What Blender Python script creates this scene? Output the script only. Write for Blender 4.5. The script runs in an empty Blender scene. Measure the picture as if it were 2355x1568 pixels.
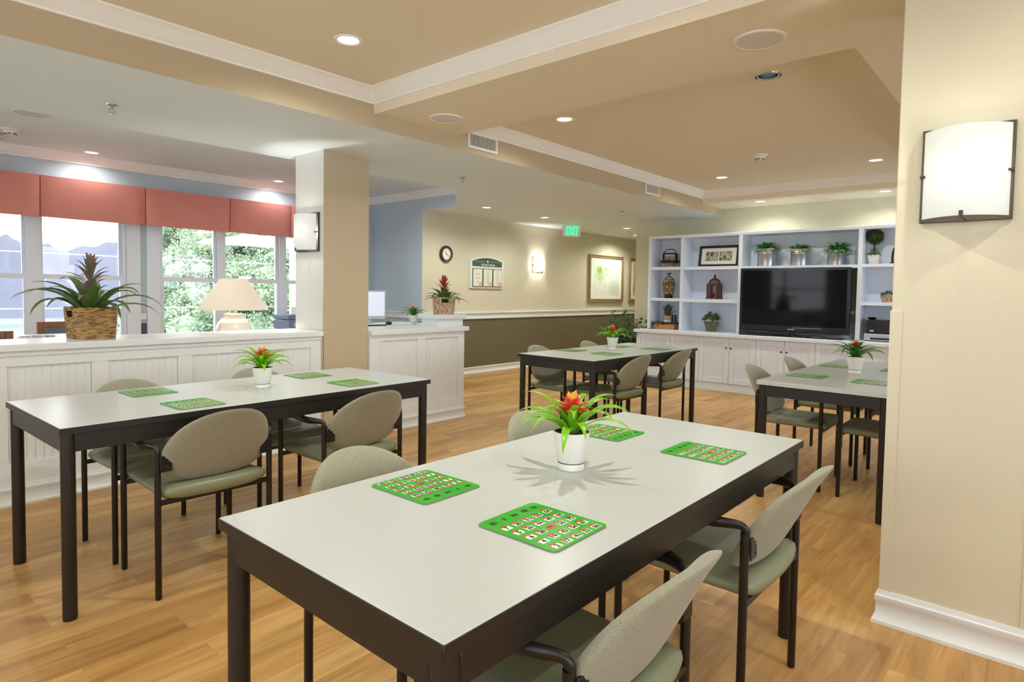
import bpy, bmesh, math, random
from math import pi, sin, cos, radians as R
from mathutils import Vector, Matrix, noise, geometry
C = bpy.context.scene.collection
SC = bpy.context.scene
# ------------------------------------------------------------------ camera
cam = bpy.data.cameras.new('camera'); co = bpy.data.objects.new('camera', cam); C.objects.link(co); SC.camera = co
CZ = 1.271
_y, _p, _r = R(41.1103), R(2.52227), R(0.8946)
fw = Vector((cos(_y)*cos(_p), sin(_y)*cos(_p), -sin(_p)))
rt = fw.cross(Vector((0, 0, 1))).normalized(); up = rt.cross(fw)
r2 = cos(_r)*rt + sin(_r)*up; u2 = -sin(_r)*rt + cos(_r)*up
m = Matrix((r2, u2, -fw)).transposed().to_4x4(); m.translation = (0, 0, CZ); co.matrix_world = m
cam.sensor_width = 36; cam.sensor_fit = 'HORIZONTAL'; cam.lens = 1424.32/2355*36
cam.shift_y = -51.4/2355; cam.clip_start = .05; cam.clip_end = 3000
# ------------------------------------------------------------------ world, sun, exposure
vs = SC.view_settings; vs.view_transform = 'Standard'; vs.look = 'None'; vs.exposure = 0.2; vs.gamma = 1; vs.use_curve_mapping = False
SC.cycles.use_denoising = True
SC.cycles.max_bounces = 8; SC.cycles.diffuse_bounces = 5; SC.cycles.glossy_bounces = 4; SC.cycles.transparent_max_bounces = 12
SC.cycles.sample_clamp_indirect = 6; SC.cycles.blur_glossy = .5; SC.cycles.caustics_reflective = False; SC.cycles.caustics_refractive = False
SKY = 5.4; CAN_W = 36.0; SPREAD_CAN = 160
w = bpy.data.worlds.new('sky'); SC.world = w; w.use_nodes = True
nt = w.node_tree; bg = nt.nodes['Background']
tc = nt.nodes.new('ShaderNodeTexCoord'); mp = nt.nodes.new('ShaderNodeMapping'); mp.inputs['Scale'].default_value = (2, 2, 6)
nz = nt.nodes.new('ShaderNodeTexNoise'); nz.inputs['Scale'].default_value = 2.2; nz.inputs['Detail'].default_value = 6
rp = nt.nodes.new('ShaderNodeValToRGB'); rp.color_ramp.elements[0].position = .35; rp.color_ramp.elements[0].color = (.80, .88, 1, 1); rp.color_ramp.elements[1].position = .6; rp.color_ramp.elements[1].color = (.97, .98, 1, 1)
nt.links.new(tc.outputs['Generated'], mp.inputs[0]); nt.links.new(mp.outputs[0], nz.inputs[0]); nt.links.new(nz.outputs[0], rp.inputs[0]); nt.links.new(rp.outputs[0], bg.inputs[0])
bg.inputs[1].default_value = SKY
sl = bpy.data.lights.new('sun', 'SUN'); sl.energy = 1.2; sl.angle = R(6); sl.color = (1, .96, .88); so = bpy.data.objects.new('sun', sl); C.objects.link(so)
so.rotation_euler = (R(48), 0, R(-25))        # shines from behind the building onto the hillside
# ------------------------------------------------------------------ materials
def lin(c):
    return tuple((x/255/12.92 if x/255 <= .04045 else ((x/255+.055)/1.055)**2.4) for x in c) + (1,)
def mat(name, rgb, rough=.5, metal=0, bump=0, bscale=200, var=0, vscale=6, emit=None, es=0, spec=None, coat=0, trans=0, rgb2=None):
    M = bpy.data.materials.new(name); M.use_nodes = True; n = M.node_tree; b = n.nodes['Principled BSDF']
    c = lin(rgb); b.inputs['Base Color'].default_value = c; b.inputs['Roughness'].default_value = rough; b.inputs['Metallic'].default_value = metal
    if spec is not None: b.inputs['Specular IOR Level'].default_value = spec
    if coat: b.inputs['Coat Weight'].default_value = coat; b.inputs['Coat Roughness'].default_value = .15
    if emit: b.inputs['Emission Color'].default_value = lin(emit); b.inputs['Emission Strength'].default_value = es
    t = n.nodes.new('ShaderNodeTexCoord')
    if var or rgb2:
        z = n.nodes.new('ShaderNodeTexNoise'); z.inputs['Scale'].default_value = vscale; z.inputs['Detail'].default_value = 4; n.links.new(t.outputs['Object'], z.inputs[0])
        q = n.nodes.new('ShaderNodeValToRGB'); q.color_ramp.elements[0].position = .35; q.color_ramp.elements[1].position = .65
        q.color_ramp.elements[0].color = tuple(v*(1-var) for v in c[:3]) + (1,)
        q.color_ramp.elements[1].color = lin(rgb2) if rgb2 else tuple(min(1, v*(1+var)) for v in c[:3]) + (1,)
        n.links.new(z.outputs[0], q.inputs[0]); n.links.new(q.outputs[0], b.inputs['Base Color'])
    if bump:
        z2 = n.nodes.new('ShaderNodeTexNoise'); z2.inputs['Scale'].default_value = bscale; z2.inputs['Detail'].default_value = 3; n.links.new(t.outputs['Object'], z2.inputs[0])
        bp = n.nodes.new('ShaderNodeBump'); bp.inputs['Strength'].default_value = bump; bp.inputs['Distance'].default_value = .002
        n.links.new(z2.outputs[0], bp.inputs['Height']); n.links.new(bp.outputs[0], b.inputs['Normal'])
    if trans:
        o = n.nodes['Material Output']; tr = n.nodes.new('ShaderNodeBsdfTranslucent'); tr.inputs[0].default_value = c
        mx = n.nodes.new('ShaderNodeMixShader'); mx.inputs[0].default_value = trans
        n.links.new(b.outputs[0], mx.inputs[1]); n.links.new(tr.outputs[0], mx.inputs[2]); n.links.new(mx.outputs[0], o.inputs[0])
    return M
def glass_mat(name, tint=(255, 255, 255), refl=.06):
    M = bpy.data.materials.new(name); M.use_nodes = True; n = M.node_tree; n.nodes.remove(n.nodes['Principled BSDF']); o = n.nodes['Material Output']
    a = n.nodes.new('ShaderNodeBsdfTransparent'); a.inputs[0].default_value = lin(tint); g = n.nodes.new('ShaderNodeBsdfGlossy'); g.inputs['Roughness'].default_value = .02
    f = n.nodes.new('ShaderNodeFresnel'); f.inputs[0].default_value = 1.45; x = n.nodes.new('ShaderNodeMixShader')
    n.links.new(f.outputs[0], x.inputs[0]); n.links.new(a.outputs[0], x.inputs[1]); n.links.new(g.outputs[0], x.inputs[2]); n.links.new(x.outputs[0], o.inputs[0]); return M
TAN = (206, 190, 152)
M_wall = mat('cream_paint', (212, 206, 182), .6, bump=.25, bscale=140)
M_tan_daylit = mat('daylit_tan_paint', (222, 222, 216), .6, bump=.25, bscale=140)  # paler pillar colour standing in for daylight on its window-side faces
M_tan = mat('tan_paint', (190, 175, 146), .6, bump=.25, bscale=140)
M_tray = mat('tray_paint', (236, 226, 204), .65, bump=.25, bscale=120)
M_lowc = mat('white_ceiling_paint', (232, 244, 250), .6, bump=.3, bscale=90)
M_crown = mat('white_trim_paint', (246, 246, 243), .4)
M_trim = mat('white_gloss_paint', (226, 231, 232), .35)
M_blue = mat('blue_paint', (186, 202, 213), .6, bump=.25, bscale=140)
M_cab = mat('white_cabinet_paint', (226, 236, 250), .4)
M_olive = mat('olive_wallcovering', (110, 102, 78), .8, bump=.5, bscale=300, var=.08, vscale=60)
M_black = mat('black_steel', (17, 14, 13), .35, bump=.1, bscale=400)
M_tframe = mat('dark_brown_metal', (30, 24, 20), .42, bump=.15, bscale=500)
M_lam = mat('white_laminate', (194, 199, 198), .28, spec=.4, bump=.06, bscale=300)
M_seat = mat('sage_vinyl', (132, 138, 110), .38, bump=.12, bscale=180)
M_soil = mat('potting_soil', (40, 30, 22), .9, bump=1, bscale=200)
M_pot = mat('white_glazed_ceramic', (230, 228, 222), .38)
M_leaf = mat('lime_leaf', (132, 196, 36), .38, trans=.3, var=.12, vscale=25)
M_leafd = mat('deep_green_leaf', (70, 140, 52), .4, trans=.2, var=.15, vscale=25)
M_bronze_leaf = mat('bronze_green_leaf', (92, 140, 62), .4, trans=.25, rgb2=(112, 116, 84), vscale=7)
M_red = mat('coral_bract', (222, 74, 58), .4, trans=.2, rgb2=(232, 110, 70), vscale=40)
M_yel = mat('yellow_bract', (240, 190, 90), .4, trans=.2)
M_dusk = mat('dusky_purple_bract', (156, 112, 116), .45, trans=.2, rgb2=(112, 132, 92), vscale=12)
M_rust = mat('rust_bract', (196, 92, 60), .45, trans=.2, rgb2=(150, 80, 70), vscale=20)
M_card = mat('green_card', (6, 162, 4), .33, rgb2=(52, 174, 4), vscale=7, spec=.3)
M_cardw = mat('white_print', (240, 238, 230), .35)
M_shut = mat('red_plastic', (196, 44, 34), .35)
M_ink = mat('black_print', (16, 16, 14), .5)
M_cardedge = mat('grey_board', (120, 120, 110), .7)
M_lens = mat('lamp_lens', (255, 255, 255), .5, emit=(255, 244, 226), es=7)
M_refl = mat('brushed_reflector', (190, 198, 205), .25, 1)
M_white = mat('white_plastic', (236, 235, 231), .4)
M_grille = mat('speaker_grille', (222, 218, 210), .7, bump=.6, bscale=900)
M_chrome = mat('chrome', (210, 210, 212), .15, 1)
M_glass = glass_mat('window_glass')
M_val = mat('coral_fabric', (212, 136, 124), .85, bump=.4, bscale=600)
M_winv = mat('white_vinyl_frame', (234, 239, 248), .4)
M_screen = mat('glossy_black_screen', (16, 17, 20), .06, spec=.16)
M_bezel = mat('gloss_black_plastic', (20, 20, 24), .2)
M_dark = mat('matt_black_plastic', (30, 30, 33), .5)
M_silver = mat('silver_plastic', (186, 188, 194), .35, .3)
M_tin = mat('galvanised_tin', (190, 196, 205), .32, .9, var=.12, vscale=14)
M_burlap = mat('burlap', (196, 180, 146), .9, bump=.8, bscale=400)
M_fern = mat('fern_green', (52, 138, 76), .5, trans=.2, var=.25, vscale=40)
M_topi = mat('boxwood_green', (66, 84, 48), .6, trans=.15, var=.35, vscale=60)
M_succ = mat('succulent_green', (116, 138, 92), .5, trans=.15, var=.2, vscale=30)
M_spiky = mat('dark_spiky_leaf', (66, 66, 50), .5, rgb2=(96, 84, 74), vscale=40)
M_clay = mat('brown_clay', (110, 100, 78), .8, bump=.5, bscale=120)
M_terra = mat('tan_ceramic', (178, 148, 122), .6)
M_iron = mat('dark_bronze_iron', (58, 44, 34), .45, .6)
M_redwood = mat('dark_red_wood', (84, 40, 38), .45, var=.2, vscale=30)
M_redball = mat('red_ball_lacquer', (140, 32, 44), .5, bump=.6, bscale=80)
M_nut = mat('tan_stone', (186, 150, 84), .6, var=.3, vscale=40)
M_boxw = mat('caramel_wood', (186, 132, 84), .5, var=.15, vscale=20)
M_mahog = mat('dark_mahogany', (64, 34, 30), .45)
M_woodch = mat('brown_chair_wood', (140, 84, 52), .4, var=.12, vscale=20)
M_slate = mat('slate_blue_cloth', (104, 118, 122), .8)
M_gold = mat('champagne_gilt', (168, 146, 98), .4, .5, var=.12, vscale=40)
M_mat = mat('white_mat_board', (236, 236, 228), .7)
M_brass = mat('brass', (190, 150, 90), .3, .9)
M_creamc = mat('cream_glazed_ceramic', (240, 234, 220), .15)
M_bronze = mat('dark_bronze_metal', (74, 64, 52), .4, .5)
M_shade = mat('linen_shade', (250, 245, 236), .8, trans=.5)
M_sglass = mat('frosted_glass', (246, 250, 250), .35, trans=.62)
M_signg = mat('dark_green_sign', (66, 86, 74), .6)
M_paper = mat('printed_paper', (226, 226, 212), .7)
M_grey = mat('grey_text', (110, 116, 90), .7)
M_peach = mat('peach_print', (240, 150, 116), .7, rgb2=(246, 186, 150), vscale=60)
M_exit = mat('exit_green_glow', (30, 220, 130), .5, emit=(20, 230, 140), es=1.6)
M_navy = mat('navy_desk_top', (70, 80, 104), .3)
M_printer = mat('grey_blue_plastic', (112, 124, 150), .5)
M_lcd = mat('lit_screen', (60, 60, 64), .2, emit=(235, 238, 252), es=.72)
# floor: wood planks running along X
def floor_mat():
    M = bpy.data.materials.new('maple_planks'); M.use_nodes = True; n = M.node_tree; b = n.nodes['Principled BSDF']; L = n.links
    t = n.nodes.new('ShaderNodeTexCoord')
    br = n.nodes.new('ShaderNodeTexBrick'); br.inputs['Scale'].default_value = 1; br.inputs['Brick Width'].default_value = .92; br.inputs['Row Height'].default_value = .125
    br.inputs['Mortar Size'].default_value = .0006; br.inputs['Color1'].default_value = (0, 0, 0, 1); br.inputs['Color2'].default_value = (1, 1, 1, 1); br.inputs['Mortar'].default_value = (.15, .15, .15, 1); br.offset = .37; br.inputs['Bias'].default_value = 0
    L.new(t.outputs['Object'], br.inputs['Vector'])
    rp = n.nodes.new('ShaderNodeValToRGB'); cr = rp.color_ramp; cr.elements[0].position = 0; cr.elements[0].color = lin((184, 140, 82)); cr.elements[1].position = 1; cr.elements[1].color = lin((214, 174, 112))
    e = cr.elements.new(.5); e.color = lin((201, 157, 95)); L.new(br.outputs['Color'], rp.inputs[0])
    mp = n.nodes.new('ShaderNodeMapping'); mp.inputs['Scale'].default_value = (1.1, 12, 1); L.new(t.outputs['Object'], mp.inputs[0])
    ad = n.nodes.new('ShaderNodeVectorMath'); ad.operation = 'MULTIPLY_ADD'; ad.inputs[1].default_value = (7, 7, 7); L.new(br.outputs['Color'], ad.inputs[0]); L.new(mp.outputs[0], ad.inputs[2])
    nz = n.nodes.new('ShaderNodeTexNoise'); nz.inputs['Scale'].default_value = 1.6; nz.inputs['Detail'].default_value = 7; nz.inputs['Roughness'].default_value = .62; nz.inputs['Distortion'].default_value = .6; L.new(ad.outputs[0], nz.inputs[0])
    gr = n.nodes.new('ShaderNodeValToRGB'); gr.color_ramp.elements[0].position = .36; gr.color_ramp.elements[0].color = (.62, .55, .46, 1); gr.color_ramp.elements[1].position = .62; gr.color_ramp.elements[1].color = (1.05, 1.03, 1, 1); L.new(nz.outputs[0], gr.inputs[0])
    mx = n.nodes.new('ShaderNodeMix'); mx.data_type = 'RGBA'; mx.blend_type = 'MULTIPLY'; mx.inputs[0].default_value = .8; L.new(rp.outputs[0], mx.inputs[6]); L.new(gr.outputs[0], mx.inputs[7]); L.new(mx.outputs[2], b.inputs['Base Color'])
    b.inputs['Roughness'].default_value = .38; b.inputs['Specular IOR Level'].default_value = .38
    bp = n.nodes.new('ShaderNodeBump'); bp.inputs['Strength'].default_value = .06; bp.inputs['Distance'].default_value = .002; L.new(nz.outputs[0], bp.inputs['Height']); L.new(bp.outputs[0], b.inputs['Normal'])
    return M
M_floor = floor_mat()
def fabric_mat():
    M = bpy.data.materials.new('taupe_scribble_fabric'); M.use_nodes = True; n = M.node_tree; b = n.nodes['Principled BSDF']; L = n.links; t = n.nodes.new('ShaderNodeTexCoord')
    v = n.nodes.new('ShaderNodeTexNoise'); v.inputs['Scale'].default_value = 110; v.inputs['Detail'].default_value = 2; v.inputs['Distortion'].default_value = 2.5; L.new(t.outputs['Object'], v.inputs[0])
    r = n.nodes.new('ShaderNodeValToRGB'); e = r.color_ramp.elements; base = lin((152, 151, 130)); e[0].position = .475; e[0].color = base; e[1].position = .525; e[1].color = base
    k = e.new(.5); k.color = lin((92, 88, 70)); L.new(v.outputs[0], r.inputs[0]); L.new(r.outputs[0], b.inputs['Base Color'])
    b.inputs['Roughness'].default_value = .9; b.inputs['Sheen Weight'].default_value = .25
    z = n.nodes.new('ShaderNodeTexNoise'); z.inputs['Scale'].default_value = 500; L.new(t.outputs['Object'], z.inputs[0]); p = n.nodes.new('ShaderNodeBump'); p.inputs['Strength'].default_value = .3; p.inputs['Distance'].default_value = .001; L.new(z.outputs[0], p.inputs['Height']); L.new(p.outputs[0], b.inputs['Normal'])
    return M
M_fab = fabric_mat()
def weave_mat(name, c1, c2, sx, sz):
    M = bpy.data.materials.new(name); M.use_nodes = True; n = M.node_tree; b = n.nodes['Principled BSDF']; L = n.links; t = n.nodes.new('ShaderNodeTexCoord')
    mp = n.nodes.new('ShaderNodeMapping'); mp.inputs['Scale'].default_value = (sx, sx, sz); L.new(t.outputs['Object'], mp.inputs[0])
    nz = n.nodes.new('ShaderNodeTexNoise'); nz.inputs['Scale'].default_value = 1; nz.inputs['Detail'].default_value = 3; L.new(mp.outputs[0], nz.inputs[0])
    r = n.nodes.new('ShaderNodeValToRGB'); r.color_ramp.elements[0].position = .38; r.color_ramp.elements[0].color = lin(c1); r.color_ramp.elements[1].position = .62; r.color_ramp.elements[1].color = lin(c2); L.new(nz.outputs[0], r.inputs[0]); L.new(r.outputs[0], b.inputs['Base Color'])
    b.inputs['Roughness'].default_value = .75; p = n.nodes.new('ShaderNodeBump'); p.inputs['Strength'].default_value = .5; p.inputs['Distance'].default_value = .004; L.new(nz.outputs[0], p.inputs['Height']); L.new(p.outputs[0], b.inputs['Normal']); return M
M_seagrass = weave_mat('seagrass_weave', (112, 82, 44), (190, 152, 98), 24, 110)
M_wick = weave_mat('whitewashed_wicker', (140, 106, 82), (208, 184, 160), 110, 22)
# ------------------------------------------------------------------ mesh builder
class MB:
    def __init__(s): s.v = []; s.f = []; s.m = []; s.M = Matrix.Identity(4); s.mi = 0
    def add(s, vs, fs, mi=None):
        o = len(s.v); s.v += [tuple(s.M @ Vector(p)) for p in vs]
        for f in fs: s.f.append(tuple(i+o for i in f)); s.m.append(s.mi if mi is None else mi)
        return s
    def box(s, x0, y0, z0, x1, y1, z1, mi=None):
        if x0 > x1: x0, x1 = x1, x0
        if y0 > y1: y0, y1 = y1, y0
        if z0 > z1: z0, z1 = z1, z0
        v = [(x0, y0, z0), (x1, y0, z0), (x1, y1, z0), (x0, y1, z0), (x0, y0, z1), (x1, y0, z1), (x1, y1, z1), (x0, y1, z1)]
        return s.add(v, [(3, 2, 1, 0), (4, 5, 6, 7), (0, 1, 5, 4), (1, 2, 6, 5), (2, 3, 7, 6), (3, 0, 4, 7)], mi)
    def prism(s, poly, z0, z1, mi=None, sides=None, holes=()):
        n = len(poly); rings = [poly] + [list(h) for h in holes]
        flat = [p for r in rings for p in r]; k = len(flat)
        tri = geometry.tessellate_polygon([[Vector((p[0], p[1], 0)) for p in r] for r in rings])
        fs = []; 
        for t in tri:
            a, b, c = (Vector((*flat[i][:2], 0)) for i in t)
            if (b-a).cross(c-a).z < 0: t = (t[0], t[2], t[1])
            fs.append(tuple(reversed(t)))
            fs.append(tuple(i+k for i in t))
        v = [(p[0], p[1], z0) for p in flat] + [(p[0], p[1], z1) for p in flat]
        o = len(s.v); s.add(v, fs, mi)
        area = sum(poly[i][0]*poly[(i+1) % n][1]-poly[(i+1) % n][0]*poly[i][1] for i in range(n))
        for i in range(n):
            j = (i+1) % n; q = (i, j, j+k, i+k) if area > 0 else (j, i, i+k, j+k)
            s.f.append(tuple(a+o for a in q)); s.m.append((sides or {}).get(i, s.mi if mi is None else mi))
        st = n
        for h in holes:
            L = len(h)
            for i in range(L):
                a, b = st+i, st+(i+1) % L; s.f.append((b+o, a+o, a+k+o, b+k+o)); s.m.append(s.mi if mi is None else mi)
            st += L
        return s
    def tube(s, pts, r, n=10, cap=True, flat=1.0, mi=None, closed=False):
        P = [Vector(p) for p in pts]; L = len(P); rr = r if isinstance(r, (list, tuple)) else [r]*L
        vs = []; prev = None
        for i in range(L):
            a = P[i-1] if (i > 0 or closed) else P[i]; b = P[(i+1) % L] if (i < L-1 or closed) else P[i]
            t = (b-a).normalized() if (b-a).length > 1e-9 else Vector((0, 0, 1))
            if prev is None:
                h = Vector((0, 0, 1)) if abs(t.z) < .9 else Vector((1, 0, 0)); x = t.cross(h).normalized()
            else:
                x = (prev - t*prev.dot(t)); x = x.normalized() if x.length > 1e-6 else t.orthogonal().normalized()
            prev = x; y = t.cross(x)
            for k in range(n):
                a_ = 2*pi*k/n; vs.append(P[i] + x*cos(a_)*rr[i] + y*sin(a_)*rr[i]*flat)
        fs = []
        for i in range(L if closed else L-1):
            j = (i+1) % L
            for k in range(n):
                q = (k+1) % n; fs.append((i*n+k, i*n+q, j*n+q, j*n+k))
        if cap and not closed: fs += [tuple(range(n-1, -1, -1)), tuple((L-1)*n+k for k in range(n))]
        return s.add(vs, fs, mi)
    def lathe(s, prof, c=(0, 0, 0), n=24, mi=None, sq=None):
        vs = []; fs = []; L = len(prof)
        for (r, z) in prof:
            for k in range(n):
                a = 2*pi*k/n; x, y = cos(a), sin(a)
                if sq: q = (abs(x)**sq+abs(y)**sq)**(-1/sq); x *= q; y *= q
                vs.append((c[0]+r*x, c[1]+r*y, c[2]+z))
        for i in range(L-1):
            for k in range(n):
                q = (k+1) % n; fs.append((i*n+k, i*n+q, (i+1)*n+q, (i+1)*n+k))
        return s.add(vs, fs, mi)
    def ball(s, c, r, n=12, mi=None, sc=(1, 1, 1)):
        prof = [(max(sin(pi*i/(n//2)), 0), -cos(pi*i/(n//2))) for i in range(n//2+1)]
        M0 = s.M; s.M = M0 @ Matrix.Translation(c) @ Matrix.Diagonal((r*sc[0], r*sc[1], r*sc[2], 1)); prof[0] = (1e-3, -1); prof[-1] = (1e-3, 1); s.lathe(prof, n=n, mi=mi); s.M = M0; return s
    def strip(s, pts, wid, side, fold=0, mi=None):
        """leaf blade: centre line pts, half widths, sideways vector per point; folded along the midrib"""
        vs = []; fs = []
        for p, w_, d in zip(pts, wid, side):
            p = Vector(p); d = Vector(d); vs += [p - d*w_ + Vector((0, 0, fold*w_)), p, p + d*w_ + Vector((0, 0, fold*w_))]
        for i in range(len(pts)-1):
            a = i*3; fs += [(a, a+1, a+4, a+3), (a+1, a+2, a+5, a+4)]
        return s.add(vs, fs, mi)
    def leaf(s, base, az, elev, L, w_, droop, n=7, fold=.35, start=.5, mi=None, tip=0.02):
        d = Vector((cos(az), sin(az), 0)); sd = Vector((-sin(az), cos(az), 0)); p = Vector(base); pts = [p.copy()]; ws = [w_*start]; e = elev
        for i in range(n):
            t = (i+1)/n; p = p + (d*cos(e)+Vector((0, 0, sin(e))))*L/n; pts.append(p.copy()); e -= droop*(.4+1.2*t)/n
            ws.append(w_*max(tip, (start+(1-start)*min(1, t/.35)) * (1 if t < .5 else (1-((t-.5)/.5)**1.6))))
        return s.strip(pts, ws, [sd]*(n+1), fold, mi)
    def build(s, name, mats, parent=None, bevel=0, seg=2, ang=40, smooth=True):
        me = bpy.data.meshes.new(name); me.from_pydata(s.v, [], s.f); me.validate()
        for x in (mats if isinstance(mats, (list, tuple)) else [mats]): me.materials.append(x)
        if len(me.polygons) == len(s.m): me.polygons.foreach_set('material_index', s.m)
        if smooth:
            me.polygons.foreach_set('use_smooth', [True]*len(me.polygons)); me.update(); me.set_sharp_from_angle(angle=R(ang))
        me.update(); o = bpy.data.objects.new(name, me); C.objects.link(o)
        if parent: o.parent = parent
        if bevel:
            b = o.modifiers.new('bevel', 'BEVEL'); b.width = bevel; b.segments = seg; b.limit_method = 'ANGLE'; b.angle_limit = R(40)
        return o
def tag(o, label, cat, group=None):
    o['label'] = label; o['category'] = cat
    if group: o['group'] = group
    return o
def thing(name, label, cat, loc=(0, 0, 0), rz=0, group=None):
    o = bpy.data.objects.new(name, None); o.empty_display_size = .05; C.objects.link(o); o.location = loc; o.rotation_euler = (0, 0, rz); return tag(o, label, cat, group)
def struct(o): o['kind'] = 'structure'; return o
def S(name, mb, mats, **k): return struct(mb.build(name, mats, **k))
def dup(root, loc, rz=0, label=None, group=None):
    r = root.copy(); C.objects.link(r); r.location = loc; r.rotation_euler = (0, 0, rz)
    if label: r['label'] = label
    if group: r['group'] = group
    for ch in list(root.children):
        c = ch.copy(); C.objects.link(c); c.parent = r
        for g in list(ch.children):
            d = g.copy(); C.objects.link(d); d.parent = c
    return r
def circ(x, y, r, n=28): return [(x+r*cos(2*pi*k/n), y+r*sin(2*pi*k/n)) for k in range(n)]
def smoothpath(pts, k=6):
    P = [Vector(p) for p in pts]; out = []
    for i in range(len(P)-1):
        a = P[max(i-1, 0)]; b = P[i]; c = P[i+1]; d = P[min(i+2, len(P)-1)]
        for j in range(k):
            t = j/k; out.append(.5*((2*b)+(c-a)*t+(2*a-5*b+4*c-d)*t*t+(3*b-a-3*c+d)*t**3))
    out.append(P[-1]); return out
def light(name, kind, loc, e, parent=None, color=(1, .86, .68), **k):
    l = bpy.data.lights.new(name, kind); l.energy = e; l.color = color
    for a, b in k.items(): setattr(l, a, b)
    o = bpy.data.objects.new(name, l); C.objects.link(o); o.location = loc
    if parent: o.parent = parent
    return o
_tc = {}
def glyphs(txt, size=1.0, bold=0.0):
    key = (txt, bold)
    if key not in _tc:
        cu = bpy.data.curves.new('t', 'FONT'); cu.body = txt; cu.align_x = 'CENTER'; cu.align_y = 'CENTER'; cu.offset = bold; cu.resolution_u = 3
        ob = bpy.data.objects.new('t', cu); C.objects.link(ob); bpy.context.view_layer.update()
        me = bpy.data.meshes.new_from_object(ob.evaluated_get(bpy.context.evaluated_depsgraph_get()))
        vs = [v.co.copy() for v in me.vertices]; fs = [tuple(p.vertices) for p in me.polygons]
        if vs:
            cy = (max(v.y for v in vs)+min(v.y for v in vs))/2; cx = (max(v.x for v in vs)+min(v.x for v in vs))/2
            for v in vs: v.y -= cy; v.x -= cx
        _tc[key] = (vs, fs, (max(v.x for v in vs)-min(v.x for v in vs)) if vs else 1, (max(v.y for v in vs)-min(v.y for v in vs)) if vs else 1)
        bpy.data.objects.remove(ob); bpy.data.meshes.remove(me); bpy.data.curves.remove(cu)
    return _tc[key]
def write(mb, txt, M, w=None, h=None, bold=0.0, mi=None):
    """lettering in the plane of M: x along the line, y up; fitted to w and/or h"""
    vs, fs, W0, H0 = glyphs(txt, 1, bold); sy = h/H0 if h else w/W0; sx = w/W0 if w else sy
    M0 = mb.M; mb.M = M0 @ M @ Matrix.Diagonal((sx, sy, 1, 1)); mb.add(vs, fs, mi); mb.M = M0
# ------------------------------------------------------------------ the setting
ZL, ZS, ZH = 2.39, 2.49, 2.65
fl = MB(); fl.box(-3.2, -3.2, -.1, 14.2, 8.0, 0); S('floor', fl, M_floor, smooth=False)
CANS_H1 = [(2.025, 3.005), (2.025, 1.407), (-1.1, 3.005), (-1.1, 1.407), (2.025, -.5), (-1.1, -.5)]
CANS_H2 = [(4.033, 2.997), (7.159, 3.001), (7.149, 1.406)]
OFFCAN = (4.024, 1.408)
CANS_S = [(8.213, 2.922), (8.212, 1.505)]
CANS_W = [(2.02, 7.62), (4.088, 7.62), (.0, 7.62), (3.05, 6.1), (.9, 5.9), (5.0, 5.85)]
CANS_L = [(6.067, 5.778), (7.382, 5.818), (10.6, 6.1), (9.4, 5.6)]
CR = .062
def plate(name, poly, z, top, m_, holes=(), sides=None, mats=None):
    b = MB(); b.prism(poly, z, top, holes=[circ(x, y, CR) for x, y in holes], sides=sides); return S(name, b, mats or m_, smooth=False)
plate('ceiling', [(-3.1, -3.1), (2.66, -3.1), (2.66, 3.63), (-3.1, 3.63)], ZH, ZH+.15, M_tray, CANS_H1)
plate('ceiling', [(3.41, .77), (8.01, .77), (8.01, 3.63), (3.41, 3.63)], ZH, ZH+.15, M_tray, CANS_H2+[OFFCAN])
plate('ceiling', [(2.65, -3.1), (3.42, -3.1), (3.42, 3.62), (2.65, 3.62)], ZS, ZH+.15, M_tray)
plate('ceiling', [(3.42, -3.1), (8.71, -3.1), (8.71, .78), (3.42, .78)], ZS, ZH+.15, M_tray)
plate('ceiling', [(8.0, .78), (8.71, .78), (8.71, 3.62), (8.0, 3.62)], ZS, ZH+.15, M_tray, CANS_S)
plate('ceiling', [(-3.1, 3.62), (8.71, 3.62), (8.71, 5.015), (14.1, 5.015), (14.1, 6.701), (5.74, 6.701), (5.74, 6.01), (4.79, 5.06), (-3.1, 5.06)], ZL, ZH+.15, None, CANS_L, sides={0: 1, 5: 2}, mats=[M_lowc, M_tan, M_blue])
plate('ceiling', [(-3.1, 5.05), (5.9, 5.05), (5.9, 7.95), (-3.1, 7.95)], ZH, ZH+.15, M_lowc, CANS_W)
def crown_run(b, p, q, inward, z=ZH, pr=.08, h=.085):
    """crown moulding from p to q along a wall face; inward = unit vector off the wall"""
    prof = [(0, -h-.012), (.012, -h-.012), (.014, -h), (.03, -h+.012), (.05, -h*.42), (.066, -.022), (pr-.006, -.014), (pr, -.012), (pr, 0), (0, 0)]
    d = Vector((q[0]-p[0], q[1]-p[1], 0)).normalized(); iv = Vector((*inward, 0)); n = len(prof); vs = []
    for (e, sg) in ((p, 1), (q, -1)):
        for (a, zz) in prof:
            k = a*sg if e[2] == 1 else (-a*sg if e[2] == -1 else 0)
            vs.append(Vector((e[0], e[1], z+zz)) + iv*a + d*k)
    fs = [(i, (i+1) % n, n+(i+1) % n, n+i) for i in range(n)] + [tuple(range(n-1, -1, -1)), tuple(range(n, 2*n))]
    b.add(vs, fs)
b = MB()
crown_run(b, (-3, 3.62, 0), (2.65, 3.62, 1), (0, -1)); crown_run(b, (2.65, -3, 0), (2.65, 3.62, 1), (-1, 0))
S('trim_1', b, M_crown)
b = MB()
crown_run(b, (3.42, 3.62, 1), (8.0, 3.62, 1), (0, -1)); crown_run(b, (8.0, .78, 1), (8.0, 3.62, 1), (-1, 0)); crown_run(b, (3.42, .78, 1), (8.0, .78, 1), (0, 1)); crown_run(b, (3.42, .78, 1), (3.42, 3.62, 1), (1, 0))
S('trim_2', b, M_crown)
b = MB()
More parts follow.
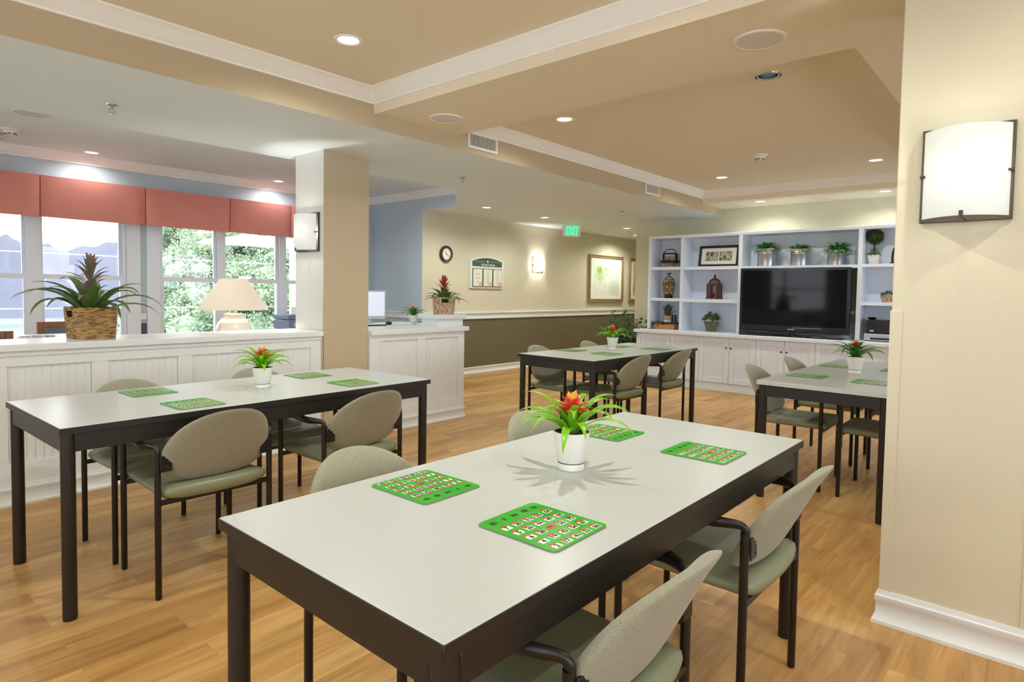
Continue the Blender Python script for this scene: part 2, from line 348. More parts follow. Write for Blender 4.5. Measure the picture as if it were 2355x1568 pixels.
crown_run(b, (-3, 7.88, 0), (5.74, 7.88, 1), (0, -1)); crown_run(b, (5.74, 6.015, 0), (5.74, 7.88, 1), (-1, 0))
S('trim_3', b, M_crown)
# walls
b = MB(); b.box(5.74, 6.702, 0, 5.9, 7.95, ZH); S('wall_blue', b, M_blue, smooth=False)
b = MB(); b.box(5.7405, 6.70, 0, 14, 6.7015, ZL+.02); b.box(5.91, 6.7015, 0, 14, 6.85, ZL+.02); S('wall_corridor', b, M_wall, smooth=False)
b = MB(); b.box(8.71, -3, 0, 8.9, 5.015, ZH); S('wall_television', b, M_wall, smooth=False)
b = MB(); b.box(13.9, 4.9, 0, 14.05, 6.8, ZL+.02); b.box(8.9, 4.85, 0, 14, 5.0, ZL+.02); S('wall_corridor_end', b, M_wall, smooth=False)
BW0, BW1 = .7, 2.25          # unseen windows added behind the camera to bring in fill daylight
def pierced(b, along, a0, a1, f0, f1, holes):
    q = (lambda u0, u1, z0, z1: b.box(f0, u0, z0, f1, u1, z1)) if along == 'y' else (lambda u0, u1, z0, z1: b.box(u0, f0, z0, u1, f1, z1))
    q(a0, a1, 0, BW0); q(a0, a1, BW1, ZH); e = [a0]
    for h in holes: e += list(h)
    e.append(a1)
    for i in range(0, len(e), 2): q(e[i], e[i+1], BW0, BW1)
HB_, HS_ = [(-2.4, -.5), (.1, 2.9), (4.9, 7.2)], [(-2.4, -.2), (.2, 2.3), (3.7, 5.6), (6.0, 8.0)]
b = MB(); pierced(b, 'y', -3, 7.95, -3.15, -3, HB_); S('wall_back', b, M_wall, smooth=False)
b = MB(); pierced(b, 'x', -3.1, 8.8, -3.15, -3, HS_); S('wall_side', b, M_wall, smooth=False)
for i, (ax, (h0, h1)) in enumerate([('y', h) for h in HB_] + [('x', h) for h in HS_]):
    b = MB(); g = MB(); n_ = max(2, round((h1-h0)/.95))
    for k in range(n_+1):
        u = h0+(h1-h0)*k/n_
        (b.box(-3.1, u-.03, BW0, -3.04, u+.03, BW1) if ax == 'y' else b.box(u-.03, -3.1, BW0, u+.03, -3.04, BW1))
    for z in (BW0+.025, (BW0+BW1)/2, BW1-.025):
        (b.box(-3.1, h0, z-.025, -3.04, h1, z+.025) if ax == 'y' else b.box(h0, -3.1, z-.025, h1, -3.04, z+.025))
    (g.box(-3.075, h0, BW0, -3.07, h1, BW1) if ax == 'y' else g.box(h0, -3.075, BW0, h1, -3.07, BW1))
    o = S('window_%d' % (i+6), b, M_winv); g.build('pane', M_glass, o, smooth=False)  # added windows, out of view, there to brighten the room
b = MB(); b.prism([(2.785, 4.47), (3.225, 4.47), (3.225, 4.90), (2.785, 4.90)], 0, ZL, sides={2: 1, 3: 1}); S('pillar', b, [M_tan, M_tan_daylit])  # window-side faces have the daylight put into their colour
b = MB(); b.box(2.75, .006, 0, 3.21, .466, ZS); S('pillar', b, M_wall, bevel=.004)
b = MB()
for (x0, y0, x1, y1) in ((2.746, .43, 2.75, .468), (2.746, .004, 2.75, .042), (2.746, .466, 2.785, .4695)): b.box(x0, y0, .13, x1, y1, 1.22)
S('trim_corner_guard', b, M_wall, bevel=.001)
b = MB(); b.box(2.745, 4.4655, .0, 2.785, 4.4755, .93); b.box(2.781, 4.4655, .0, 2.815, 4.47, 1.22); S('trim_corner_guard', b, M_tan)
def base_run(b, x0, y0, x1, y1, nx, ny, h=.105, t=.016, m0=0, m1=0):
    prof = [(0, 0), (t+.007, 0), (t+.007, h*.10), (t+.001, h*.15), (t-.005, h*.34), (t-.005, h*.66), (t-.001, h*.71), (t-.001, h*.84), (t-.007, h*.87), (t-.010, h), (0, h)]
    d = Vector((x1-x0, y1-y0, 0)).normalized(); n = len(prof); vs = []
    for e, k in (((x0, y0), -m0), ((x1, y1), m1)):
        for a, z in prof: vs.append((e[0]+nx*a+d.x*a*k, e[1]+ny*a+d.y*a*k, z))
    b.add(vs, [(i, (i+1) % n, n+(i+1) % n, n+i) for i in range(n)] + [tuple(range(n-1, -1, -1)), tuple(range(n, 2*n))])
b = MB(); base_run(b, 5.9, 6.70, 14, 6.70, 0, -1); S('baseboard_corridor', b, M_trim)
b = MB(); base_run(b, 2.75, .006, 2.75, .466, -1, 0, .13, m0=1, m1=1); base_run(b, 2.75, .466, 3.21, .466, 0, 1, .13, m0=1, m1=1); base_run(b, 2.75, .006, 3.21, .006, 0, -1, .13, m0=1, m1=1); S('baseboard_pillar', b, M_trim)
b = MB(); base_run(b, 2.79, 4.47, 3.22, 4.47, 0, -1); S('baseboard_pillar', b, M_trim)
b = MB(); base_run(b, 8.71, 4.55, 8.71, 5.015, -1, 0); base_run(b, 8.71, 5.015, 8.9, 5.015, 0, 1); S('baseboard_television', b, M_trim)
b = MB(); b.box(5.9, 6.692, .10, 14, 6.702, .84); S('wall_wainscot', b, M_olive, smooth=False)
b = MB(); b.box(5.745, 6.672, .838, 14, 6.70, .862); b.box(5.745, 6.686, .86, 14, 6.70, .925); b.box(5.745, 6.665, .922, 14, 6.70, .945); S('trim_chair_rail', b, M_trim, bevel=.004)
b = MB(); b.box(5.72, 6.73, .86, 5.74, 7.88, .95); b.box(5.705, 6.73, .94, 5.74, 7.88, .955); S('trim_blue_rail', b, M_trim, bevel=.003)
b = MB(); b.box(8.69, 1.62, .757, 8.71, 3.2, .94); S('trim_television_rail', b, M_trim)
# half wall with recessed bead board panels
def panelled(b, x0, x1, yf, z0, z1, panels, pz0, pz1, d=.016):
    """front board at yf with recessed openings (list of x ranges)"""
    xs = [x0]
    for a, c in panels: xs += [a, c]
    xs.append(x1)
    b.box(x0, yf, z0, x1, yf+d, pz0); b.box(x0, yf, pz1, x1, yf+d, z1)
    for i in range(0, len(xs), 2): b.box(xs[i], yf, pz0, xs[i+1], yf+d, pz1)
    for a, c in panels:      # bead board in the recess
        x = a; 
        while x < c-1e-4:
            e = min(x+.042, c); b.box(x+.002, yf+d-.003, pz0, e-.002, yf+d+.004, pz1); x = e
b = MB(); b.box(-3, 4.471, 0, 2.755, 4.89, .885)
pp = [(.75-.505*k, 1.166-.505*k) for k in range(7, 0, -1)] + [(.754, 1.166), (1.256, 1.668), (1.759, 2.666)]
panelled(b, -3, 2.755, 4.455, .1, .885, pp, .24, .797)
S('wall_half', b, M_trim, bevel=.0015, seg=1)
b = MB(); b.box(-3, 4.432, .882, 2.768, 4.905, .925); S('trim_half_wall_cap', b, M_trim, bevel=.006)
b = MB(); b.box(-3, 4.447, .855, 2.757, 4.457, .882); S('trim_half_wall_mould', b, M_trim, bevel=.003)
b = MB(); base_run(b, -3, 4.455, 2.757, 4.455, 0, -1, .115); S('baseboard_half_wall', b, M_trim)
b = MB(); base_run(b, 3.228, 4.447, 4.375, 4.447, 0, -1, .115); S('baseboard_counter', b, M_trim)
# window wall
WY0, WY1 = 7.88, 7.95; SILL, HEAD = .62, 2.10
b = MB()
ops = [(.745, 2.407), (2.752, 5.10)]
xs = [-3.0, .745, 2.407, 2.752, 5.10, 5.9]
b.box(-3, WY0, 0, 5.9, WY1+.08, SILL); b.box(-3, WY0, HEAD, 5.9, WY1+.08, ZH+.1)
for i in range(0, 6, 2): b.box(xs[i], WY0, SILL, xs[i+1], WY1+.08, HEAD)
S('wall_window', b, M_blue, smooth=False)
b = MB()
for x0, x1 in ops:
    b.box(x0-.14, WY0-.018, SILL-.1, x0, WY0, HEAD+.1); b.box(x1, WY0-.018, SILL-.1, x1+.14, WY0, HEAD+.1); b.box(x0-.14, WY0-.018, HEAD, x1+.14, WY0, HEAD+.1)
    b.box(x0-.16, WY0-.05, SILL-.03, x1+.16, WY0, SILL)
S('trim_window_casing', b, M_winv, bevel=.003)
def window(n, x0, x1):
    b = MB(); f = .05; y0, y1 = WY0+.005, WY1+.07
    b.box(x0, y0, SILL, x0+.03, y1, HEAD); b.box(x1-.03, y0, SILL, x1, y1, HEAD); b.box(x0+.03, y0, HEAD-.03, x1-.03, y1, HEAD); b.box(x0+.03, y0, SILL, x1-.03, y1, SILL+.03)
    root = struct(b.build('window_%d' % n, M_winv)); zm = 1.345
    for nm, za, zb, yy in (('upper_sash', zm-.02, HEAD-.03, y0+.06), ('lower_sash', SILL+.03, zm+.03, y0+.015)):
        q = MB(); fx = .024; q.box(x0+.03, yy, za, x0+.03+fx, yy+.035, zb); q.box(x1-.03-fx, yy, za, x1-.03, yy+.035, zb); q.box(x0+.03+fx, yy, zb-.05, x1-.03-fx, yy+.035, zb); q.box(x0+.03+fx, yy, za, x1-.03-fx, yy+.035, za+.045)
        sh = q.build(nm, M_winv, root); g = MB(); g.box(x0+.05, yy+.015, za+.04, x1-.05, yy+.019, zb-.04); g.build('pane', M_glass, sh, smooth=False)
        if nm == 'lower_sash':
            k = MB(); xm = (x0+x1)/2; k.box(xm-.04, yy-.016, zb, xm+.04, yy+.01, zb+.012); k.box(xm-.025, yy-.02, zb+.012, xm+.03, yy-.005, zb+.02); k.build('sash_lock', M_winv, sh, bevel=.003)
for i, (a, c) in enumerate(((.745, 1.535), (1.60, 2.407), (2.752, 3.455), (3.49, 4.275), (4.31, 5.10))): window(i+1, a, c)
b = MB(); b.box(1.535, WY0+.003, SILL, 1.60, WY1+.06, HEAD); b.box(3.455, WY0+.003, SILL, 3.49, WY1+.06, HEAD); b.box(4.275, WY0+.003, SILL, 4.31, WY1+.06, HEAD); S('trim_mullion', b, M_winv)
b = MB(); b.box(2.545, WY0-.012, .88, 2.605, WY0, .95); S('trim_outlet_band', b, M_winv)
v = thing('wall_vent', 'small dark louvre between the two white window casings', 'vent', (2.575, WY0, .70))
b = MB(); b.box(-.028, -.012, 0, .028, 0, .14); b.build('frame', M_dark, v)
b = MB()
for k in range(8): b.box(-.024, -.018, .008+k*.017, .024, -.011, .016+k*.017)
b.build('louvre', M_printer, v)
# pleated valance: one box with kick pleats
vt = thing('valance', 'coral fabric box valance with kick pleats above the windows', 'valance', (0, 0, 0))
VX = [-1.1, -.28, .62, 1.597, 2.56, 3.512, 4.325, 5.3]; VY = 7.72
for i in range(len(VX)-1):
    b = MB(); x0, x1 = VX[i]+.004, VX[i+1]-.004; n = 16; vs = []; fs = []
    for k in range(n+1):
        t = k/n; x = x0+(x1-x0)*t; e = min(t, 1-t)*(x1-x0)
        for zz, zt in ((2.368, 0), (2.25, .4), (2.1, .75), (1.952, 1)):
            puff = -.006*math.sin(pi*t) - .010*zt*(1-min(1, e/.16)) + .028*zt*(max(0, 1-e/.02))
            vs.append((x, VY+puff, zz - (.004*zt*sin(pi*t))))
    for k in range(n):
        for j in range(3): a = k*4+j; fs.append((a, a+1, a+5, a+4))
    b.add(vs, fs); o = len(b.v); b.add([(p[0], p[1]+.012, p[2]) for p in vs], [tuple(reversed(f)) for f in fs])
    b.build('panel', M_val, vt)
for x in VX[1:-1]: b = MB(); b.box(x-.03, VY+.03, 1.955, x+.03, VY+.036, 2.36); b.build('pleat_backing', M_val, vt)
b = MB(); b.box(VX[0], VY+.01, 2.352, VX[-1], WY0-.02, 2.37); b.box(VX[-1]-.008, VY+.01, 1.955, VX[-1], WY0-.02, 2.368); b.box(VX[0], VY+.01, 1.955, VX[0]+.008, WY0-.02, 2.368); b.build('board', M_val, vt)
# ------------------------------------------------------------------ ceiling fittings
def downlight(x, y, z, label, on=True, wt=CAN_W, group='recessed downlights', col=(.98, 1, .90)):
    t = thing('recessed_downlight', label, 'ceiling light', (x, y, z), 0, group)
    b = MB(); b.lathe([(CR-.004, .012), (CR-.004, -.001), (CR+.004, -.006), (CR+.016, -.005), (CR+.018, .0005)], n=32); b.build('trim_ring', M_crown if on else M_chrome, t)
    b = MB()
    if on:
        b.lathe([(CR-.002, .0), (CR-.006, .05)], n=28); b.f = b.f[:28]; b.m = b.m[:28]; b.build('reflector', M_white, t)
        b = MB(); b.lathe([(.001, .022), (CR-.003, .022)], n=28); b.build('lens', M_lens, t)
        l = light('downlight_lamp', 'SPOT', (0, 0, -.012), wt, t, col, spot_size=R(SPREAD_CAN), spot_blend=.75, shadow_soft_size=.022)
    else:
        b.lathe([(CR-.002, .0), (CR-.006, .06), (CR-.02, .10), (.01, .115)], n=28); b.build('reflector', M_refl, t)
    return t

downlight(*CANS_H1[0], ZH, 'lit round downlight in the coffered ceiling above the front table')
for k, p in enumerate(CANS_H1[1:]): downlight(*p, ZH, 'lit round downlight in the front coffer, unseen and added for brightness', wt=CAN_W*(1.9 if k == 0 else 1))  # out of view; cans continued on the grid and added to brighten the room
downlight(*CANS_H2[0], ZH, 'lit round downlight in the second coffer next to the air grille')
downlight(*CANS_H2[1], ZH, 'lit round downlight at the far corner of the second coffer by the crown')
downlight(*CANS_H2[2], ZH, 'lit round downlight of the second coffer, beside the sconce pillar')
downlight(*OFFCAN, ZH, 'unlit downlight with a silver reflector beside the big round speaker', on=False)
downlight(*CANS_S[0], ZS, 'lit round downlight in the soffit above the television', wt=CAN_W*.75)
downlight(*CANS_S[1], ZS, 'lit round downlight in the soffit above the topiary shelf', wt=CAN_W*.75)
WC = (.97, 1, .97)
downlight(*CANS_W[0], ZH, 'lit downlight over the coral valance next to the smoke detector', wt=CAN_W*.35, col=WC)
downlight(*CANS_W[1], ZH, 'lit downlight over the coral valance next to the square pillar', wt=CAN_W*.35, col=WC)
for p in CANS_W[2:]: downlight(*p, ZH, 'lit downlight in the window room ceiling, unseen and added for brightness', wt=CAN_W*.8, col=WC)  # out of view; extra cans added to brighten the blue wall and room
downlight(*CANS_L[0], ZL, 'lit downlight in the corridor ceiling above the wall clock', wt=CAN_W)
downlight(*CANS_L[1], ZL, 'lit downlight in the corridor ceiling above the wall sconce', wt=CAN_W)
downlight(*CANS_L[2], ZL, 'lit downlight down the corridor near the framed pictures', wt=CAN_W*1.8)
downlight(*CANS_L[3], ZL, 'lit downlight deep in the corridor, unseen and added for brightness', wt=CAN_W*.6)  # out of view; extra can added to brighten the corridor
def speaker(x, y, z, r, label):
    t = thing('ceiling_speaker', label, 'speaker', (x, y, z), 0, 'round ceiling speakers')
    b = MB(); b.lathe([(r-.012, 0), (r-.012, -.008), (r, -.006), (r+.002, 0)], n=40); b.build('rim', M_white, t)
    b = MB(); b.lathe([(.001, -.007), (r*.6, -.0075), (r-.011, -.006)], n=40); b.build('grille', M_grille, t)
speaker(3.033, 3.297, ZS, .118, 'round white speaker in the soffit just above the air grille')
speaker(3.034, 1.107, ZS, .118, 'large round white speaker in the soffit near the camera')
speaker(8.331, 3.311, ZS, .11, 'flat round speaker at the beam end of the television soffit')
speaker(8.39, 2.221, ZS, .11, 'flat round speaker between the two television soffit downlights')
speaker(9.09, 5.82, ZL, .12, 'flat round speaker in the corridor ceiling behind the exit sign')
speaker(1.255, 6.279, ZH, .13, 'round speaker in the window room ceiling beside the smoke detector')
def smoke(x, y, z, label):
    t = thing('smoke_detector', label, 'smoke detector', (x, y, z), 0, 'smoke detectors')
    b = MB(); b.lathe([(.075, 0), (.075, -.012), (.06, -.02), (.05, -.022)], n=28); b.build('base', M_white, t)
    b = MB(); b.lathe([(.052, -.018), (.05, -.032), (.038, -.044), (.022, -.052), (.001, -.052)], n=28); b.build('head', M_white, t)
    b = MB()
    for k in range(6): b.M = Matrix.Rotation(k*pi/3, 4, 'Z'); b.box(.034, -.012, -.046, .043, .012, -.038)
    b.build('slot', M_dark, t)
smoke(6.235, 2.234, ZH, 'white smoke detector in the middle of the second coffer'); smoke(1.26, 7.084, ZH, 'white smoke detector at the window room edge of the picture')
def sprinkler(x, y, z, label):
    t = thing('fire_sprinkler', label, 'sprinkler', (x, y, z), 0, 'fire sprinklers')
    b = MB(); b.lathe([(.038, 0), (.036, -.006), (.016, -.012), (.012, -.012)], n=22); b.build('escutcheon', M_chrome, t)
    b = MB(); b.lathe([(.009, -.010), (.009, -.022)], n=12)
    for s_ in (-1, 1): b.tube([(s_*.009, 0, -.02), (s_*.016, 0, -.032), (s_*.013, 0, -.046), (.0, 0, -.055)], .003, 6)
    b.lathe([(.003, -.02), (.002, -.052)], n=8); b.build('frame', M_chrome, t)
    b = MB(); b.lathe([(.001, -.054), (.017, -.055), (.017, -.057), (.001, -.058)], n=14); b.build('deflector', M_chrome, t)
for x, y, l in ((1.291, 4.456, 'chrome sprinkler in the pale ceiling above the seagrass basket plant'), (4.328, 4.455, 'chrome sprinkler in the ceiling above the counter basket'), (7.42, 4.507, 'small chrome sprinkler beside the beam before the exit sign'), (10.11, 5.94, 'tiny chrome sprinkler down the corridor behind the exit sign')): sprinkler(x, y, ZL, l)
sprinkler(1.235, 7.33, ZH, 'chrome sprinkler in front of the window room smoke detector')
def register(x, w_, label):
    t = thing('air_grille', label, 'vent', (x, 3.62, 2.43), 0, 'air grilles on the tan beam'); h = .135
    b = MB(); f = .022; b.box(-w_/2, -.012, 0, w_/2, 0, f); b.box(-w_/2, -.012, h-f, w_/2, 0, h); b.box(-w_/2, -.012, f, -w_/2+f, 0, h-f); b.box(w_/2-f, -.012, f, w_/2, 0, h-f); b.build('frame', M_white, t, bevel=.002)
    b = MB(); b.box(-w_/2+f, -.003, f, w_/2-f, -.001, h-f); b.build('throat', M_dark, t)
    b = MB(); n = 18
    for k in range(n):
        xx = -w_/2+f+(k+.5)*(w_-2*f)/n; b.box(xx-.003, -.010, f, xx+.004, -.004, h-f)
    b.build('louvre', M_grille, t)
register(3.742, .355, 'white air grille on the tan beam beside the round speaker'); register(6.625, .34, 'white air grille on the tan beam nearer the television wall')
def sconce(loc, rz, w_, h, label, e, pl=1.0, soft=.022):
    """local: wall plane y=0, room towards -y"""
    t = thing('wall_sconce', label, 'wall light', loc, rz, 'curved glass wall sconces')
    b = MB(); b.box(-w_/2*pl, -.016, h/2-h/2*pl, w_/2*pl, 0, h/2+h/2*pl); b.build('back_plate', M_bronze if pl == 1 else M_white, t, bevel=.002)
    b = MB(); n = 20; g = w_*.93; vs = []; fs = []
    for k in range(n+1):
        u = -1+2*k/n; x = u*g/2; y = -.03-.085*(1-u*u)
        vs += [(x, y, .012), (x, y, h-.012), (x, y+.005, .012), (x, y+.005, h-.012)]
    for k in range(n):
        a = k*4; c = a+4; fs += [(a, c, c+1, a+1), (a+2, a+3, c+3, c+2), (a+1, c+1, c+3, a+3), (a, a+2, c+2, c)]
    fs += [(0, 1, 3, 2), (n*4, n*4+2, n*4+3, n*4+1)]
    b.add(vs, fs); b.build('glass_shade', M_sglass, t)
    b = MB(); b.box(-.006, -.122, -.002, .006, -.0, .006); b.box(-.006, -.125, -.002, .006, -.118, .028); b.build('bottom_clip', M_bronze, t)
    for s_ in (-1, 1): b = MB(); b.box(s_*w_*.47-.008, -.045, h*.48, s_*w_*.47+.008, -.0, h*.48+.007); b.build('side_clip', M_bronze, t)
    b = MB(); b.lathe([(.012, .0), (.016, .02), (.016, .03)], (0, -.03, h*.5-.07), 12); b.build('lamp_holder', M_white, t)
    light('sconce_lamp', 'POINT', (0, -.045, h*.52), e, t, (1, .96, .90), shadow_soft_size=soft)
sconce((2.75, .252, 1.546), -pi/2, .27, .338, 'large curved glass sconce with bronze back plate on the near pillar', 4.2)
sconce((2.785, 4.69, 1.573), -pi/2, .33, .318, 'curved glass sconce on the pale side of the half wall pillar', 8)
sconce((8.31, 6.70, 1.59), 0, .30, .28, 'small bright sconce casting light up and down the corridor wall', 16, .8, .045)
# exit sign
t = thing('exit_sign', 'white ceiling-hung exit sign with glowing green letters', 'sign', (8.26, 5.95, 2.39), R(-25))
b = MB(); b.box(-.06, -.02, -.03, .06, .02, 0); b.build('canopy', M_white, t)
b = MB(); b.box(-.155, -.025, -.215, .155, .025, -.03); b.build('housing', M_white, t, bevel=.006)
b = MB(); write(b, 'EXIT', Matrix.Translation((0, -.0265, -.122)) @ Matrix.Rotation(pi/2, 4, 'X'), w=.235, h=.15, bold=.03); b.build('lettering', M_exit, t)
# ------------------------------------------------------------------ tables
def table(cx, cy, rz, label, L=1.83, W=.765, edge=None, H=.74, round_leg=True):
    t = thing('activity_table', label, 'table', (cx, cy, 0), rz, 'white topped tables')
    b = MB(); b.box(-L/2+.002, -W/2+.002, H-.024, L/2-.002, W/2-.002, H); b.build('tabletop', M_lam, t, bevel=.0015, seg=1)
    b = MB(); o, i = (L/2, W/2), (L/2-.004, W/2-.004)
    for z0, z1, k in ((H-.027, H-.0015, 0),):
        b.box(-o[0], -o[1], z0, o[0], -i[1], z1); b.box(-o[0], i[1], z0, o[0], o[1], z1); b.box(-o[0], -i[1], z0, -i[0], i[1], z1); b.box(i[0], -i[1], z0, o[0], i[1], z1)
    b.build('edge_band', edge or M_tframe, t, bevel=.001, seg=1)
    b = MB(); a = .014; q = .004
    for y in (-W/2+a, W/2-a-.02): b.box(-L/2+.05, y, H-.098, L/2-.05, y+.02, H-.026)
    for x in (-L/2+a, L/2-a-.02): b.box(x, -W/2+.05, H-.098, x+.02, W/2-.05, H-.026)
    b.build('apron', M_tframe, t, bevel=.002, seg=1)
    for sx in (-1, 1):
        for sy in (-1, 1):
            b = MB(); b.lathe([(.0235, 0), (.0245, .004), (.0245, H-.026)], (sx*(L/2-.033), sy*(W/2-.033), 0), 18); b.build('leg', M_tframe, t)
    return t
table(1.5185, 1.05, R(.2), 'white topped table with dark legs, closest to the camera', L=1.80, W=.762)
table(1.522, 3.155, R(1.4), 'white topped table standing alongside the panelled half wall', L=1.845, W=.80)
table(4.93, 3.043, R(-.9), 'white topped table in front of the olive wainscot corridor', L=1.80, W=.79)
table(4.85, 1.00, R(-1.1), 'white topped table with a white edge behind the sconce pillar', L=1.85, W=.735, edge=M_lam)
# ------------------------------------------------------------------ chairs
def make_chair(label):
    t = thing('stacking_armchair', label, 'chair', (0, 0, 0), 0, 'olive upholstered armchairs')
    hx, hy = .235, .2025
    for sx in (-1, 1):
        for sy in (-1, 1):
            b = MB(); b.lathe([(.0105, 0), (.0125, .004), (.0125, .60)], (sx*hx, sy*hy, 0), 14); b.build('leg', M_black, t)
        pts = smoothpath([(sx*hx, -hy, .585), (sx*hx, -hy, .607), (sx*(hx+.006), -hy+.012, .621), (sx*(hx+.024), -hy+.045, .625), (sx*(hx+.036), -hy+.085, .625), (sx*(hx+.03), -hy+.14, .624), (sx*(hx+.016), -.0, .623), (sx*(hx+.005), hy-.05, .622), (sx*hx, hy-.014, .619), (sx*hx, hy, .606), (sx*hx, hy, .585)], 5)
        rr = [.0125+.0065*max(0, sin(pi*min(1, max(0, (i/(len(pts)-1)-.18)/.64)))) for i in range(len(pts))]
        b = MB(); b.tube(pts, rr, 12, flat=.8); b.build('armrest', M_black, t)
        b = MB(); b.box(sx*(hx-.003), -hy-.018, .522, sx*(hx-.05), -hy-.0125, .588); b.build('back_bracket', M_black, t, bevel=.003)
        k = MB()
        for zz in (.54, .574):
            k.M = Matrix.Translation((sx*(hx-.034), -hy-.018, zz)) @ Matrix.Rotation(pi/2, 4, 'X'); k.lathe([(.005, 0), (.004, .002), (.001, .0025)], n=10)
        k.build('bolt', M_dark, t)
    for sy in (-1, 1):
        b = MB(); b.box(-hx, sy*hy-.009, .384, hx, sy*hy+.009, .404)
        b.build('rail', M_black, t, bevel=.002, seg=1)
    # seat pad, lofted across the width
    prof = [(-.222, .430), (-.218, .452), (-.195, .463), (-.15, .458), (-.06, .449), (.06, .450), (.16, .457), (.212, .452), (.238, .432), (.236, .410), (.2, .396), (0, .393), (-.19, .394), (-.216, .406)]
    b = MB(); n = 22; vs = []; m_ = len(prof)
    for k in range(n+1):
        u = sin(pi/2*(-1+2*k/n)); kk = max(0.02, (1-abs(u)**5))**(1/3.0); ky = .86+.14*kk
        for (y, z) in prof: vs.append((u*.220, .008+(y-.008)*ky - .012*(1-u*u)*(1 if y < -.1 else 0), .428+(z-.428)*kk-.004*(1-u*u)))
    fs = [(k*m_+i, (k+1)*m_+i, (k+1)*m_+(i+1) % m_, k*m_+(i+1) % m_) for k in range(n) for i in range(m_)] + [tuple(range(m_)), tuple(n*m_+i for i in range(m_-1, -1, -1))]
    b.add(vs, fs); b.build('seat', M_seat, t, ang=70)
    # backrest shell
    b = MB(); NA, NR = 48, 11; vs = []; zc, a_, bt, bb = .566, .2235, .200, .112
    def bp(x, z, off):
        y = -.193 - .036*(1-(x/a_)**2) - .50*(z-zc) - .9*max(0, z-.66)**2*2
        return (x, y+off, z - off*.35)
    for side in (1, -1):
        for j in range(NR+1):
            rr_ = sin(pi/2*j/NR); th = (.0225*max(0, 1-rr_**8)**.5 + .0065)*side if j < NR else 0
            for k in range(NA):
                an = 2*pi*k/NA; c, s_ = cos(an), sin(an); p = 2.2 if s_ > 0 else 3.3
                q = (abs(c)**p+abs(s_)**p)**(-1/p); vs.append(bp(a_*c*q*rr_, zc+(bt if s_ > 0 else bb)*s_*q*rr_, th))
    fs = []
    for sd in (0, 1):
        o = sd*(NR+1)*NA
        for j in range(NR):
            for k in range(NA):
                q = (k+1) % NA; f = (o+j*NA+k, o+j*NA+q, o+(j+1)*NA+q, o+(j+1)*NA+k); fs.append(f if sd == 1 else tuple(reversed(f)))
    b.add(vs, fs); bm = bmesh.new(); me = bpy.data.meshes.new('x'); me.from_pydata(b.v, [], b.f); bm.from_mesh(me); bmesh.ops.remove_doubles(bm, verts=bm.verts, dist=.0004); bm.to_mesh(me)
    b.v = [tuple(v_.co) for v_ in me.vertices]; b.f = [tuple(p.vertices) for p in me.polygons]; b.m = [0]*len(b.f); bm.free(); bpy.data.meshes.remove(me)
    b.build('backrest', M_fab, t, ang=80)
    return t
CH = [(1.118, .825, 0, 'olive armchair in the bottom corner, tucked under the closest table, back to the camera'),
      (1.968, .83, 0, 'olive armchair with its back beside the near sconce pillar, at the closest table'),
      (1.134, 1.31, pi, 'olive armchair at the closest table facing the camera, beside the upside down bingo card'),
      (1.99, 1.31, pi, 'olive armchair mostly hidden behind the red flowered plant on the closest table'),
      (1.157, 2.885, 0, 'olive armchair with its back to the camera in front of the white bingo card'),
      (1.885, 2.85, R(1), 'olive armchair, back to the camera, at the pillar end of the half wall table'),
      (1.14, 3.385, R(182), 'olive armchair facing the camera between half wall and table, far from the pillar'),
      (1.84, 3.40, R(180), 'olive armchair by the half wall facing the camera, hidden behind the table plant'),
      (4.56, 2.85, R(-1), 'olive armchair at the olive wainscot table, back to the camera, closer to the half wall'),
      (5.345, 2.86, 0, 'olive armchair with its back to the camera closest to the television cabinet doors'),
      (4.54, 3.33, R(178), 'olive armchair on the wainscot side of its table, closer to the reception counter'),
      (5.38, 3.32, R(180), 'olive armchair on the wainscot side of its table, closer to the television cabinets'),
      (4.54, 1.305, R(181), 'olive armchair in front of the white edged table, its shiny seat facing the camera'),
      (5.38, 1.30, R(180), 'olive armchair at the white edged table, closest to the white cabinet doors'),
      (4.53, .78, 0, 'olive armchair half hidden by the sconce pillar under the white edged table'),
      (5.39, .78, 0, 'olive armchair almost fully hidden behind the sconce pillar')]
ch0 = make_chair(CH[0][3]); ch0.location = (CH[0][0], CH[0][1], 0); ch0.rotation_euler = (0, 0, CH[0][2])
for x, y, a, l in CH[1:]: dup(ch0, (x, y, 0), a, l)
# ------------------------------------------------------------------ bingo cards
NUM = {'A': [[7, 20, 31, 55, 64], [5, 26, 44, 49, 68], [6, 28, 0, 56, 75], [4, 19, 43, 54, 67], [2, 17, 41, 52, 66]],
       'B': [[8, 26, 38, 54, 66], [6, 29, 33, 53, 72], [13, 30, 0, 49, 65], [4, 19, 41, 46, 70], [10, 28, 42, 52, 69]],
       'C': [[3, 18, 35, 50, 62], [9, 22, 39, 47, 71], [1, 27, 0, 58, 63], [14, 16, 32, 60, 74], [11, 24, 45, 51, 61]]}
CW, CL, TH = .203, .222, .004
def rrect(w_, h, r, n=5):
    out = []
    for cx, cy, a0 in ((w_/2-r, h/2-r, 0), (-w_/2+r, h/2-r, pi/2), (-w_/2+r, -h/2+r, pi), (w_/2-r, -h/2+r, 1.5*pi)):
        out += [(cx+r*cos(a0+pi/2*k/n), cy+r*sin(a0+pi/2*k/n)) for k in range(n+1)]
    return out
